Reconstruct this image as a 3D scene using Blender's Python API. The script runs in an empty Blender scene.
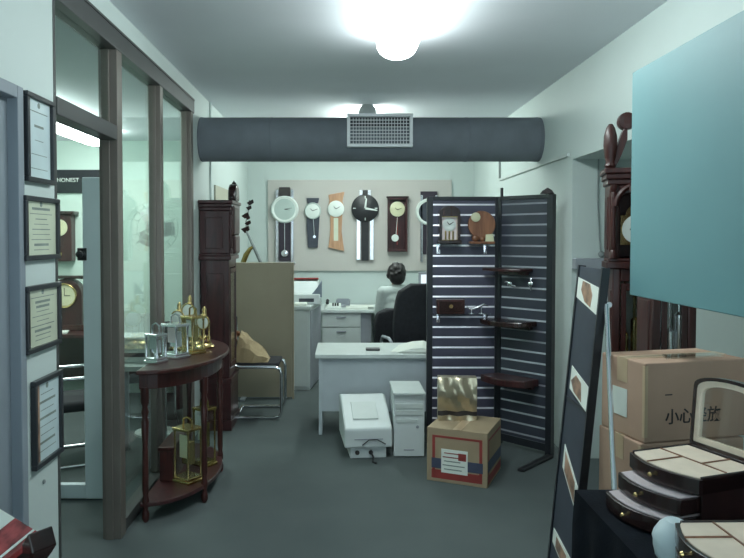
import bpy, bmesh, math, random
from mathutils import Vector, Matrix
random.seed(7)
PI = math.pi
COL = bpy.context.scene.collection
SC = bpy.context.scene

# ------------------------------------------------------------------ materials
def new_mat(name):
    m = bpy.data.materials.new(name); m.use_nodes = True
    nt = m.node_tree
    return m, nt, nt.nodes['Principled BSDF']

def mat(name, c, rough=.6, metal=0.0, var=.12, scale=9.0, bump=0.0, coat=0.0, bscale=None):
    m, nt, b = new_mat(name)
    tc = nt.nodes.new('ShaderNodeTexCoord')
    n = nt.nodes.new('ShaderNodeTexNoise'); n.inputs['Scale'].default_value = scale; n.inputs['Detail'].default_value = 4
    nt.links.new(tc.outputs['Object'], n.inputs['Vector'])
    r = nt.nodes.new('ShaderNodeValToRGB')
    r.color_ramp.elements[0].position = .3; r.color_ramp.elements[1].position = .7
    r.color_ramp.elements[0].color = tuple(x*(1-var) for x in c)+(1,)
    r.color_ramp.elements[1].color = tuple(min(1, x*(1+var)) for x in c)+(1,)
    nt.links.new(n.outputs['Fac'], r.inputs['Fac'])
    nt.links.new(r.outputs['Color'], b.inputs['Base Color'])
    b.inputs['Roughness'].default_value = rough; b.inputs['Metallic'].default_value = metal
    if coat: b.inputs['Coat Weight'].default_value = coat; b.inputs['Coat Roughness'].default_value = .08
    if bump:
        n2 = nt.nodes.new('ShaderNodeTexNoise'); n2.inputs['Scale'].default_value = bscale or scale*12; n2.inputs['Detail'].default_value = 3
        nt.links.new(tc.outputs['Object'], n2.inputs['Vector'])
        bp = nt.nodes.new('ShaderNodeBump'); bp.inputs['Strength'].default_value = bump; bp.inputs['Distance'].default_value = .004
        nt.links.new(n2.outputs['Fac'], bp.inputs['Height']); nt.links.new(bp.outputs['Normal'], b.inputs['Normal'])
    return m

def wood(name, c1, c2, rough=.3, scale=5.0, coat=.4):
    m, nt, b = new_mat(name)
    tc = nt.nodes.new('ShaderNodeTexCoord')
    mp = nt.nodes.new('ShaderNodeMapping'); mp.inputs['Scale'].default_value = (6, 6, .7)
    nt.links.new(tc.outputs['Object'], mp.inputs['Vector'])
    n = nt.nodes.new('ShaderNodeTexNoise'); n.inputs['Scale'].default_value = scale; n.inputs['Detail'].default_value = 6; n.inputs['Distortion'].default_value = .6
    nt.links.new(mp.outputs['Vector'], n.inputs['Vector'])
    r = nt.nodes.new('ShaderNodeValToRGB'); r.color_ramp.elements[0].position = .32; r.color_ramp.elements[1].position = .68
    r.color_ramp.elements[0].color = c1+(1,); r.color_ramp.elements[1].color = c2+(1,)
    nt.links.new(n.outputs['Fac'], r.inputs['Fac']); nt.links.new(r.outputs['Color'], b.inputs['Base Color'])
    b.inputs['Roughness'].default_value = rough; b.inputs['Coat Weight'].default_value = coat; b.inputs['Coat Roughness'].default_value = .1
    return m

def glass(name, tint, refl=1.0):
    m = bpy.data.materials.new(name); m.use_nodes = True; nt = m.node_tree; nt.nodes.clear()
    o = nt.nodes.new('ShaderNodeOutputMaterial'); mx = nt.nodes.new('ShaderNodeMixShader')
    t = nt.nodes.new('ShaderNodeBsdfTransparent'); t.inputs['Color'].default_value = tint+(1,)
    g = nt.nodes.new('ShaderNodeBsdfGlossy'); g.inputs['Roughness'].default_value = .03; g.inputs['Color'].default_value = (refl,)*3+(1,)
    ge = nt.nodes.new('ShaderNodeNewGeometry'); dp = nt.nodes.new('ShaderNodeVectorMath'); dp.operation = 'DOT_PRODUCT'
    nt.links.new(ge.outputs['Normal'], dp.inputs[0]); nt.links.new(ge.outputs['Incoming'], dp.inputs[1])
    def mth(op, a, b, c=None):
        k = nt.nodes.new('ShaderNodeMath'); k.operation = op
        for i, q in enumerate((a, b, c)):
            if q is None: continue
            if isinstance(q, float): k.inputs[i].default_value = q
            else: nt.links.new(q, k.inputs[i])
        return k.outputs[0]
    f = mth('MULTIPLY_ADD', mth('POWER', mth('SUBTRACT', 1.0, mth('ABSOLUTE', dp.outputs['Value'], None)), 5.0), .96, .04)
    nz = nt.nodes.new('ShaderNodeTexNoise'); nz.inputs['Scale'].default_value = 1.3
    bp = nt.nodes.new('ShaderNodeBump'); bp.inputs['Strength'].default_value = .01
    nt.links.new(nz.outputs['Fac'], bp.inputs['Height']); nt.links.new(bp.outputs['Normal'], g.inputs['Normal'])
    nt.links.new(f, mx.inputs[0]); nt.links.new(t.outputs[0], mx.inputs[1]); nt.links.new(g.outputs[0], mx.inputs[2])
    nt.links.new(mx.outputs[0], o.inputs['Surface'])
    return m

def emit(name, c, s):
    m = bpy.data.materials.new(name); m.use_nodes = True; nt = m.node_tree; nt.nodes.clear()
    o = nt.nodes.new('ShaderNodeOutputMaterial'); e = nt.nodes.new('ShaderNodeEmission')
    e.inputs['Color'].default_value = c+(1,); e.inputs['Strength'].default_value = s
    nt.links.new(e.outputs[0], o.inputs['Surface'])
    return m

def carpet_mat():
    m, nt, b = new_mat('carpet')
    tc = nt.nodes.new('ShaderNodeTexCoord')
    n1 = nt.nodes.new('ShaderNodeTexNoise'); n1.inputs['Scale'].default_value = 2.2; n1.inputs['Detail'].default_value = 5
    n2 = nt.nodes.new('ShaderNodeTexNoise'); n2.inputs['Scale'].default_value = 260; n2.inputs['Detail'].default_value = 2
    for n in (n1, n2): nt.links.new(tc.outputs['Object'], n.inputs['Vector'])
    mx = nt.nodes.new('ShaderNodeMath'); mx.operation = 'MULTIPLY_ADD'; mx.inputs[1].default_value = .35
    nt.links.new(n1.outputs['Fac'], mx.inputs[0]); nt.links.new(n2.outputs['Fac'], mx.inputs[2])
    r = nt.nodes.new('ShaderNodeValToRGB'); r.color_ramp.elements[0].position = .45; r.color_ramp.elements[1].position = .95
    r.color_ramp.elements[0].color = (.070, .086, .087, 1); r.color_ramp.elements[1].color = (.112, .131, .132, 1)
    nt.links.new(mx.outputs[0], r.inputs['Fac']); nt.links.new(r.outputs['Color'], b.inputs['Base Color'])
    b.inputs['Roughness'].default_value = .95; b.inputs['Specular IOR Level'].default_value = .1
    bp = nt.nodes.new('ShaderNodeBump'); bp.inputs['Strength'].default_value = .35; bp.inputs['Distance'].default_value = .005
    nt.links.new(n2.outputs['Fac'], bp.inputs['Height']); nt.links.new(bp.outputs['Normal'], b.inputs['Normal'])
    return m

def pegboard_mat():
    m, nt, b = new_mat('pegboard_grey')
    tc = nt.nodes.new('ShaderNodeTexCoord')
    v = nt.nodes.new('ShaderNodeTexVoronoi'); v.inputs['Scale'].default_value = 30; v.inputs['Randomness'].default_value = 0
    nt.links.new(tc.outputs['Object'], v.inputs['Vector'])
    r = nt.nodes.new('ShaderNodeValToRGB'); r.color_ramp.elements[0].position = .12; r.color_ramp.elements[1].position = .2
    r.color_ramp.elements[0].color = (.33, .32, .30, 1); r.color_ramp.elements[1].color = (.50, .485, .455, 1)
    nt.links.new(v.outputs['Distance'], r.inputs['Fac']); nt.links.new(r.outputs['Color'], b.inputs['Base Color'])
    b.inputs['Roughness'].default_value = .7
    return m

M = {}
M['wall'] = mat('wall_paint', (.53, .605, .585), .55, var=.02, scale=2, bump=.03, bscale=60)
M['wall_office'] = mat('office_wall_paint', (.58, .72, .65), .6, var=.02, scale=2)
M['ceil'] = mat('ceiling_paint', (.78, .81, .85), .8, var=.03, scale=1.4, bump=.05, bscale=90)
M['carpet'] = carpet_mat()
M['alu_brown'] = mat('bronze_aluminium', (.165, .145, .128), .42, .35, var=.06, scale=4)
M['alu_dark'] = mat('bronze_aluminium_dark', (.07, .073, .072), .45, .3, var=.06, scale=4)
M['door_grey'] = mat('grey_door_paint', (.23, .265, .30), .5, var=.03, scale=3)
M['leaf'] = mat('pale_blue_grey_paint', (.60, .68, .72), .45, var=.03, scale=3)
M['glass'] = glass('partition_glass', (.90, .955, .93))
M['pane'] = glass('clear_pane', (.95, .96, .95))
M['duct'] = mat('duct_grey', (.155, .175, .20), .85, var=.08, scale=6)
M['white_metal'] = mat('white_metal', (.74, .76, .78), .45, var=.03)
M['grille_dark'] = mat('grille_recess', (.035, .04, .055), .7)
M['lamp'] = emit('lamp_glow', (.89, 1.0, .99), 18.5)
M['lamp_back'] = emit('rear_lamp_glow', (.88, 1.0, .94), 46.0)
M['lamp_off'] = emit('office_lamp_glow', (.9, 1.0, .96), 16.0)
M['lamp_body'] = mat('lamp_body', (.5, .53, .52), .5, var=.03)
M['carton_floor'] = mat('cardboard_olive', (.33, .255, .165), .8, var=.08, scale=5)
M['black'] = mat('black_plastic', (.018, .019, .022), .45, var=.2)
M['black_frame'] = mat('black_frame', (.016, .019, .024), .35, var=.2)
M['black_fab'] = mat('black_fabric', (.014, .015, .020), .85, var=.25, scale=30, bump=.2)
M['navy'] = mat('navy_slat', (.066, .066, .102), .35, var=.1, scale=5)
M['navy_cloth'] = mat('dark_navy_cloth', (.008, .010, .014), .95, var=.3, scale=12, bump=.3)
M['navy_cloth'].node_tree.nodes['Principled BSDF'].inputs['Specular IOR Level'].default_value = .08
M['panel_dark'] = mat('slate_panel', (.040, .048, .066), .5, var=.12)
M['silver'] = mat('silver', (.80, .80, .84), .22, 1.0, var=.05)
M['insert'] = mat('groove_metal', (.88, .86, .92), .38, 1.0, var=.03)
M['navy_shaded'] = mat('shaded_navy_slat', (.040, .046, .064), .42, var=.1, scale=5)  # navy slat again, with the angled panel's shade put into its colour
M['chrome'] = mat('chrome', (.75, .77, .80), .12, 1.0, var=.04)
M['brass'] = mat('brass', (.58, .44, .20), .26, 1.0, var=.15)
M['foil'] = mat('foil', (.54, .48, .35), .34, .85, var=.2, scale=8, bump=.35, bscale=12)
M['paper'] = mat('paper', (.72, .76, .70), .6, var=.03)
M['paper_cream'] = mat('cream_certificate', (.56, .60, .46), .3, var=.05, coat=.6)
M['paper_white'] = mat('white_certificate', (.55, .66, .68), .3, var=.05, coat=.6)
M['plum'] = mat('dark_plum', (.030, .022, .036), .4)
M['board_cream'] = mat('cream_board', (.40, .40, .32), .6, var=.04)
M['desk_panel'] = mat('pale_desk_panel', (.43, .48, .51), .5, var=.03)
M['insert_shaded'] = mat('shaded_groove_metal', (.34, .35, .40), .5, 1.0, var=.05)  # groove metal darkened to paint in the weaker light on the angled panel
M['ink'] = mat('ink', (.20, .24, .22), .7, var=.2)
M['ink_dark'] = mat('dark_ink', (.035, .03, .03), .7, var=.2)
M['red'] = mat('red_print', (.27, .04, .035), .55, var=.15)
M['blue'] = mat('blue_print', (.055, .065, .11), .55, var=.15)
M['rosewood'] = wood('rosewood', (.022, .007, .008), (.060, .017, .018), .33, coat=.2)
M['mahogany'] = wood('mahogany', (.022, .0045, .004), (.056, .012, .009), .38, coat=.12)
M['darkwood'] = wood('dark_wood', (.014, .006, .006), (.035, .014, .012), .22)
M['oak'] = wood('honey_wood', (.36, .19, .10), (.52, .30, .17), .45, coat=.1)
M['walnut'] = wood('walnut', (.16, .062, .032), (.30, .13, .066), .4)
M['carton'] = mat('cardboard', (.46, .30, .215), .8, var=.08, scale=5, bump=.05)
M['carton_pale'] = mat('cardboard_pale', (.40, .29, .175), .8, var=.08, scale=5)
M['tape'] = mat('packing_tape', (.50, .37, .24), .3, var=.05)
M['teal'] = mat('teal_board', (.125, .275, .295), .5, var=.04, scale=2)
M['beige'] = mat('beige_panel', (.30, .265, .19), .6, var=.05, scale=3)
M['cream_lining'] = mat('cream_velvet', (.72, .60, .48), .85, var=.06, scale=20)
M['lilac_lining'] = mat('pale_velvet', (.50, .43, .44), .85, var=.06, scale=20)
M['office_white'] = mat('office_white', (.52, .575, .56), .5, var=.03)
M['office_grey'] = mat('office_grey', (.30, .325, .36), .55, var=.04)
M['pc_beige'] = mat('computer_white', (.56, .61, .61), .45, var=.02)
M['dial_white'] = mat('white_dial', (.72, .78, .74), .4, var=.02)
M['dial_grey'] = mat('grey_dial', (.44, .53, .50), .4, var=.03)
M['dial_cream'] = mat('cream_dial', (.62, .62, .42), .4, var=.04)
M['shirt'] = mat('pale_shirt', (.46, .52, .50), .8, var=.06, scale=20)
M['skin'] = mat('skin', (.46, .27, .19), .55, var=.05)
M['hair'] = mat('black_hair', (.012, .010, .010), .5, var=.3, scale=40, bump=.4)
M['trouser'] = mat('dark_trousers', (.02, .022, .03), .85, var=.15)
M['screen'] = emit('screen_glow', (.75, .88, 1.0), 1.0)
M['eye'] = mat('eye', (.04, .03, .03), .3)
M['lip'] = mat('lip', (.36, .13, .11), .5)
M['tan_sack'] = mat('kraft_paper', (.33, .25, .14), .8, var=.15, scale=8, bump=.6, bscale=15)
M['photo_brown'] = mat('photo_print', (.34, .20, .13), .35, var=.6, scale=18, coat=.4)
M['white_plastic'] = mat('white_bag', (.60, .70, .73), .4, var=.04)
M['red_gloss'] = mat('red_wrapper', (.30, .045, .045), .25, var=.7, scale=22, coat=.5)
M['cord'] = mat('grey_cord', (.22, .25, .25), .6)
M['green_felt'] = mat('olive_brass', (.32, .25, .08), .25, .9, var=.3, scale=20)
M['blue_grey'] = mat('blue_grey_plastic', (.16, .20, .25), .4)
M['crystal'] = glass('clock_glass', (.93, .96, .95), 1.0)
M['pink_face'] = mat('pale_pink_dial', (.80, .70, .70), .3, var=.03)

# ------------------------------------------------------------------ mesh builder
class G:
    def __init__(s): s.bm = bmesh.new(); s.mi = 0; s.M = Matrix.Identity(4)
    def m(s, i): s.mi = i; return s
    def face(s, vs):
        try:
            f = s.bm.faces.new(vs); f.material_index = s.mi; return f
        except ValueError: return None
    def v(s, p): return s.bm.verts.new(s.M @ Vector(p))
    def box(s, x0, x1, y0, y1, z0, z1):
        v = [s.v(p) for p in ((x0,y0,z0),(x1,y0,z0),(x1,y1,z0),(x0,y1,z0),(x0,y0,z1),(x1,y0,z1),(x1,y1,z1),(x0,y1,z1))]
        for q in ((3,2,1,0),(4,5,6,7),(0,1,5,4),(1,2,6,5),(2,3,7,6),(3,0,4,7)): s.face([v[i] for i in q])
        return s
    def prism(s, pts, ext):
        e = Vector(ext); n = len(pts)
        a = [s.v(p) for p in pts]; b = [s.v(Vector(p)+e) for p in pts]
        s.face(a[::-1]); s.face(b)
        for i in range(n): s.face([a[i], a[(i+1) % n], b[(i+1) % n], b[i]])
        return s
    def ring(s, c, ax, r, n):
        ax = Vector(ax).normalized()
        t = Vector((0,0,1)) if abs(ax.z) < .9 else Vector((1,0,0))
        u = ax.cross(t).normalized(); w = ax.cross(u)
        return [s.v(Vector(c)+u*(r*math.cos(2*PI*i/n))+w*(r*math.sin(2*PI*i/n))) for i in range(n)]
    def tube(s, pts, r, n=10):
        pts = [Vector(p) for p in pts]; rs = r if isinstance(r, (list, tuple)) else [r]*len(pts)
        prev = None; first = None
        for i, p in enumerate(pts):
            a = pts[min(i+1, len(pts)-1)]-pts[max(i-1, 0)]
            rg = s.frame_ring(p, a, rs[i], n)
            if prev:
                for k in range(n): s.face([prev[k], prev[(k+1) % n], rg[(k+1) % n], rg[k]])
            else: first = rg
            prev = rg
        s.face(first[::-1]); s.face(prev)
        return s
    def frame_ring(s, p, a, r, n):
        a = a.normalized()
        if not hasattr(s, '_u') or s._u is None or abs(s._u.dot(a)) > .99:
            t = Vector((0,0,1)) if abs(a.z) < .9 else Vector((1,0,0)); s._u = a.cross(t).normalized()
        u = (s._u - a*s._u.dot(a)).normalized(); s._u = u; w = a.cross(u)
        return [s.v(p+u*(r*math.cos(2*PI*i/n))+w*(r*math.sin(2*PI*i/n))) for i in range(n)]
    def cyl(s, p0, p1, r, n=20): s._u = None; return s.tube([p0, p1], r, n)
    def lathe(s, prof, c=(0,0,0), ax='z', n=20, cap=True):
        def pt(r, h, t):
            x, y = r*math.cos(t), r*math.sin(t)
            q = {'z': (x,y,h), 'y': (x,-h,y), 'x': (h,x,y)}[ax]   # 'y': height runs towards -y
            return Vector(c)+Vector(q)
        prev = None
        for r, h in prof:
            rg = [s.v(pt(max(r, 1e-4), h, 2*PI*i/n)) for i in range(n)]
            if prev:
                for k in range(n): s.face([prev[k], prev[(k+1) % n], rg[(k+1) % n], rg[k]])
            elif cap: s.face(rg[::-1])
            prev = rg
        if cap: s.face(prev)
        return s
    def ball(s, c, r, sc=(1,1,1), n=14):
        m = s.M @ Matrix.Translation(c) @ Matrix.Diagonal((r*sc[0], r*sc[1], r*sc[2], 1))
        k = bmesh.ops.create_uvsphere(s.bm, u_segments=n, v_segments=max(6, n*2//3), radius=1, matrix=m)
        for v in k['verts']:
            for f in v.link_faces: f.material_index = s.mi
        return s

def children(o): return list(o.children)
def obj(name, g, mats, parent=None, bevel=0, smooth=False, seg=2):
    bmesh.ops.recalc_face_normals(g.bm, faces=g.bm.faces)
    me = bpy.data.meshes.new(name); g.bm.to_mesh(me); g.bm.free()
    if not isinstance(mats, (list, tuple)): mats = [mats]
    for x in mats: me.materials.append(M[x] if isinstance(x, str) else x)
    o = bpy.data.objects.new(name, me); COL.objects.link(o)
    if parent: o.parent = parent
    if smooth:
        for p in me.polygons: p.use_smooth = True
        try: me.set_sharp_from_angle(angle=math.radians(40))
        except Exception: pass
    if bevel:
        b = o.modifiers.new('bevel', 'BEVEL'); b.width = bevel; b.segments = seg; b.limit_method = 'ANGLE'; b.angle_limit = math.radians(40)
    return o
def tag(o, label=None, cat=None, group=None, kind=None):
    if label: o['label'] = label
    if cat: o['category'] = cat
    if group: o['group'] = group
    if kind: o['kind'] = kind
    return o
def thing(name, label, cat, loc=(0,0,0), rz=0, group=None, rx=0):
    o = bpy.data.objects.new(name, None); o.empty_display_size = .1; COL.objects.link(o)
    o.location = loc; o.rotation_euler = (rx, 0, rz)
    return tag(o, label, cat, group)
def B(*a): return G().box(*a)
def struct(name, g, m, parent=None, bevel=0): 
    o = obj(name, g, m, parent, bevel)
    if not parent: o['kind'] = 'structure'
    return o
def sempty(name):
    o = bpy.data.objects.new(name, None); COL.objects.link(o); o['kind'] = 'structure'; return o
def text_mesh(name, s, size, m, parent, loc, rot, ext=.0015, bold=0):
    cu = bpy.data.curves.new(name, 'FONT'); cu.body = s; cu.size = size; cu.extrude = ext; cu.align_x = 'CENTER'; cu.align_y = 'CENTER'; cu.offset = bold
    t = bpy.data.objects.new(name, cu); COL.objects.link(t); bpy.context.view_layer.update()
    me = bpy.data.meshes.new_from_object(t.evaluated_get(bpy.context.evaluated_depsgraph_get()))
    bpy.data.objects.remove(t); me.name = name; me.materials.clear(); me.materials.append(M[m])
    o = bpy.data.objects.new(name, me); COL.objects.link(o); o.parent = parent; o.location = loc; o.rotation_euler = rot
    return o
def arc(cx, cz, r, a0, a1, n, y=0.0):
    return [(cx+r*math.cos(a0+(a1-a0)*i/n), y, cz+r*math.sin(a0+(a1-a0)*i/n)) for i in range(n+1)]

# the camera's own numbers, used to lay things out at their measured distance d
H = 1.7
def X(px, d): return (px-342)/700*d
def Z(py, d): return H-(py-237)/700*d

XL, XR, YB, ZC = -1.25, 1.75, 9.3, 2.97
# ------------------------------------------------------------------ setting
struct('floor', B(-3.8, 2.7, -1.9, 9.6, -.06, 0), 'carpet')
struct('ceiling', B(XL-.1, 2.7, -1.9, 9.6, ZC, ZC+.1), 'ceil')
struct('ceiling_office', B(-3.8, XL-.1, 1.4, 7.8, 2.74, 2.84), 'ceil')
struct('wall_back', B(XL-.1, 2.7, YB, YB+.15, 0, ZC), 'wall')
g = G()
g.box(XL-.1, XL, -1.6, 1.78, 0, ZC).box(XL-.1, XL, 1.78, 2.74, 2.28, ZC).box(XL-.1, XL, 2.74, 3.05, 0, ZC)
struct('wall_left', g, 'wall')
struct('wall_left_header', B(XL-.1, XL, 3.05, 5.91, 2.84, ZC), 'wall')
struct('wall_left_back', B(XL-.1, XL, 5.91, YB, 0, ZC), 'wall')
g = G()
g.box(XR, 2.6, -1.6, 2.9, 0, ZC).box(XR, 2.6, 5.33, YB, 0, ZC).box(XR, 2.6, 2.9, 5.33, 2.29, ZC).box(2.42, 2.6, 2.9, 5.33, 0, 2.29)
struct('wall_right', g, 'wall')
g = G()   # shop front behind the photographer, mostly open to the daylight
g.box(XL-.1, 2.6, -1.7, -1.6, 2.55, ZC).box(XL-.1, -1.1, -1.7, -1.6, 0, 2.55).box(1.65, 2.6, -1.7, -1.6, 0, 2.55).box(-1.1, 1.65, -1.7, -1.6, 0, .12)
struct('wall_front', g, 'wall')
struct('wall_office_back', B(-3.8, XL-.1, 7.6, 7.75, 0, 2.74), 'wall_office')
struct('wall_office_left', B(-3.8, -3.65, 1.4, 7.6, 0, 2.74), 'wall_office')
struct('wall_office_front', B(-3.65, XL-.1, 1.4, 1.5, 0, 2.74), 'wall_office')
struct('trim_2', B(XR+.002, 2.2, 5.24, 5.33, 1.455, 1.54), 'office_grey', bevel=.006)
struct('trim_3', B(XR-.02, XR, 5.4, 7.75, 2.32, 2.345), 'office_white')
struct('trim_4', B(XL, XL+.015, 3.05, 5.91, 2.838, 2.852), 'alu_dark')
# grey door at the far left
d1 = sempty('door_1')
obj('door_panel', B(XL-.07, XL-.03, 1.83, 2.69, 0, 2.23), 'door_grey', d1)
g = G(); g.box(XL-.1, XL+.012, 1.78, 1.83, 0, 2.28).box(XL-.1, XL+.012, 2.69, 2.74, 0, 2.28).box(XL-.1, XL+.012, 1.83, 2.69, 2.23, 2.28)
obj('door_frame', g, 'door_grey', d1, .004)
obj('door_handle', G().lathe([(.025,0),(.025,.02),(.01,.03),(.01,.05),(.028,.07),(.02,.09)], (XL-.03, 1.93, 1.0), 'x', 16), 'chrome', d1, smooth=True)
# glazed partition
w1 = sempty('window_1')
yA, yB_, yC = 3.935, 4.85, 5.83
g = G(); g.box(XL-.09, XL+.012, 3.05, 5.91, 2.735, 2.838)
obj('head_rail', g, 'alu_dark', w1, .004)
for y0, wx, wy in ((yA, .095, .09), (yB_, .075, .075), (yC, .075, .075)):
    g = G(); g.box(XL-wx, XL+.008, y0-wy/2, y0+wy/2, 0, 2.735)
    g.box(XL-.03-wx/2, XL+.004-wx/2+.01, y0-wy/2-.012, y0-wy/2, 0, 2.735)
    obj('mullion', g, 'alu_brown', w1, .003)
obj('jamb', B(XL-.08, XL+.002, 3.05, 3.075, 0, 2.735), 'alu_dark', w1)
obj('transom', B(XL-.085, XL+.008, 3.075, yA-.045, 2.235, 2.315), 'alu_dark', w1, .003)
g = G(); g.box(XL-.075, XL, yA+.045, yB_-.0375, 0, .07).box(XL-.075, XL, yB_+.0375, yC-.0375, 0, .07)
obj('bottom_rail', g, 'alu_dark', w1, .003)
for a, b, z0, z1 in ((3.075, yA-.045, 2.315, 2.735), (yA+.045, yB_-.0375, .07, 2.735), (yB_+.0375, yC-.0375, .07, 2.735)):
    obj('pane', B(XL-.045, XL-.037, a, b, z0, z1), 'glass', w1)
# glass door standing inside the office, hung on a post
d2 = sempty('door_2'); dx0, dx1, dd = -2.55, X(102.5, 4.5), 4.5
obj('hinge_post', B(dx0-.08, dx0, dd-.04, dd+.04, 0, 2.74), 'leaf', d2, .004)
obj('door_stile', B(dx1-.118, dx1, dd-.03, dd+.03, .01, 2.08), 'leaf', d2, .006)
obj('bottom_rail', B(dx0, dx1-.118, dd-.025, dd+.025, .01, .10), 'leaf', d2, .004)
obj('pane', B(dx0, dx1-.118, dd-.005, dd+.003, .10, 2.07), 'pane', d2)
g = G(); g.lathe([(.022,0),(.022,.012),(.011,.02),(.011,.035),(.022,.042),(.022,.06),(.010,.066)], (dx1-.118, dd-.03, 1.59), 'y', 14)
obj('door_knob', g, 'black', d2, smooth=True)
obj('lock_plate', B(dx1-.15, dx1-.09, dd-.036, dd-.03, 1.55, 1.63), 'black', d2, .003)

# ------------------------------------------------------------------ lamps and duct
def lamp(name, label, x, y0, y1, w, zt, h, glow, group=None):
    t = thing(name, label, 'ceiling light', (x, (y0+y1)/2, zt), 0, group)
    hl = (y1-y0)/2
    obj('lamp_body', B(-w/2+.02, w/2-.02, -hl, hl, -.032, 0), 'lamp_body', t, .004)
    g = G(); n = 10                                   # rounded wraparound diffuser with a domed end
    sec = [(-w/2*math.cos(PI*i/n), -.035-(h-.035)*math.sin(PI*i/n)**.7) for i in range(n+1)]
    rows = []
    for yy, sc in ((-hl-.03, .25), (-hl-.022, .7), (-hl+.0, .95), (-hl+.03, 1), (hl-.03, 1), (hl, .95), (hl+.022, .7), (hl+.03, .25)):
        rows.append([g.v((a*sc, yy, -.03+(b+.03)*sc)) for a, b in sec])
    for r0, r1 in zip(rows, rows[1:]):
        for k in range(n): g.face([r0[k], r0[k+1], r1[k+1], r1[k]])
    g.face(rows[0]); g.face(rows[-1][::-1])
    obj('diffuser', g, glow, t, smooth=True)
    return t
lamp('ceiling_light', 'glowing white tube light on the ceiling in front of the duct', .345, 2.55, 4.46, .26, ZC, .16, 'lamp', 'long tube lights')
t = lamp('ceiling_light', 'tube light behind the grey duct, only its grey end cap showing', .245, 6.80, 8.4, .13, ZC, .11, 'lamp_back', 'long tube lights')
g = G(); g.lathe([(.02,-.04),(.085,-.04),(.088,.0),(.08,.025),(.05,.045),(.01,.05)], (0, -.84, -.075), 'y', 24)
obj('end_cap', g, 'lamp_body', t, smooth=True)
lamp('ceiling_light', 'long bright lamp on the ceiling of the side office, seen through the doorway', -2.40, 4.9, 7.0, .42, 2.74, .14, 'lamp_off', 'long tube lights')

dt = thing('ventilation_duct', 'fat grey cylindrical duct crossing the room below the ceiling', 'duct', (0, 6.25, Z(137.3, 6.07)))
g = G(); r = .194
g.lathe([(r, XL+.001), (r, -.9)] + [q for i in range(0) for q in ()] + [(r, XR-.002)], (0,0,0), 'x', 40)
obj('pipe', g, 'duct', dt, smooth=True)
for xx in (XL+.012, -.62, 1.10, XR-.03): obj('seam_band', G().lathe([(r+.0005, xx-.010), (r+.002, xx-.008), (r+.002, xx+.008), (r+.0005, xx+.010)], (0,0,0), 'x', 40), 'duct', dt, smooth=True)
gx0, gx1, gz = X(347, 6.04), X(412.5, 6.04), .143
vg = thing('vent_grille', 'pale rectangular air grille fixed to the front of the duct', 'vent', ((gx0+gx1)/2, 6.25-.195, Z(130.8, 6.04)))
w2 = (gx1-gx0)/2
g = G(); f = .028
g.box(-w2, w2, -.03, .06, -gz, -gz+f).box(-w2, w2, -.03, .06, gz-f, gz).box(-w2, -w2+f, -.03, .06, -gz+f, gz-f).box(w2-f, w2, -.03, .06, -gz+f, gz-f)
obj('grille_frame', g, 'white_metal', vg, .004)
obj('backing', B(-w2+f, w2-f, .02, .03, -gz+f, gz-f), 'grille_dark', vg)
g = G()
for i in range(1, 20): x = -w2+f+(2*w2-2*f)*i/20; g.box(x-.0025, x+.0025, -.012, .012, -gz+f, gz-f)
for i in range(1, 8): z = -gz+f+(2*gz-2*f)*i/8; g.box(-w2+f, w2-f, -.022, -.010, z-.003, z+.003)
obj('louvre_grid', g, 'white_metal', vg)

# ------------------------------------------------------------------ framed certificates on the left wall
def certificate(label, d0, d1, z0, z1, paper, band, kind):
    t = thing('framed_certificate', label, 'framed certificate', (XL, (d0+d1)/2, (z0+z1)/2), 0, 'framed certificates on the left wall')
    hy, hz, f = (d1-d0)/2, (z1-z0)/2, .020
    g = G()
    g.box(.001, .024, -hy, hy, -hz, -hz+f).box(.001, .024, -hy, hy, hz-f, hz).box(.001, .024, -hy, -hy+f, -hz+f, hz-f).box(.001, .024, hy-f, hy, -hz+f, hz-f)
    obj('frame', g, 'black_frame', t, .003)
    obj('paper', B(.002, .010, -hy+f, hy-f, -hz+f, hz-f), paper, t)
    rr = random.Random(label)
    for i in range(kind):
        z = hz*.62-(1.3*hz)*i/max(1, kind-1); l = (hy-f)*rr.uniform(.35, .8); th = rr.choice((.0015, .002, .005))
        obj('text_line', B(.010, .0105, -l, l, z-th, z+th), 'ink', t)
    obj('seal', G().lathe([(.012, 0), (.012, .0006)], (.010, 0, hz*.78), 'x', 14), 'ink', t)
    if band:
        obj('colour_band', B(.0102, .0108, -hy+f, -hy+f+.045, -hz+f, hz-f), 'photo_brown', t)
    return t
def yd(px): return -XL*700/(342-px)
ya, yb = yd(24), yd(51)
certificate('topmost black framed certificate beside the grey door, white sheet with a small seal', ya, yb, Z(181, ya), Z(91, ya), 'paper_white', 0, 5)
certificate('cream certificate with dark script lines in a black frame, second from the top', yd(21), yd(55.5), Z(261, yd(21)), Z(195, yd(21)), 'paper_cream', 0, 9)
certificate('cream certificate with a printed crest in a black frame, third from the top', yd(21.5), yd(56), Z(356, yd(21.5)), Z(287, yd(21.5)), 'paper_cream', 0, 10)
certificate('lowest framed certificate on the wall, pale sheet with a brown strip', yd(28), yd(56.5), Z(474, yd(28)), Z(383, yd(28)), 'paper_white', 1, 8)
tag(obj('wall_screw', G().lathe([(.009,0),(.009,.006),(.004,.009)], (XL, 2.90, Z(484, 2.90)), 'x', 12), 'cord', smooth=True), 'small dark screw head in the white wall below the lowest certificate', 'screw')

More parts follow.
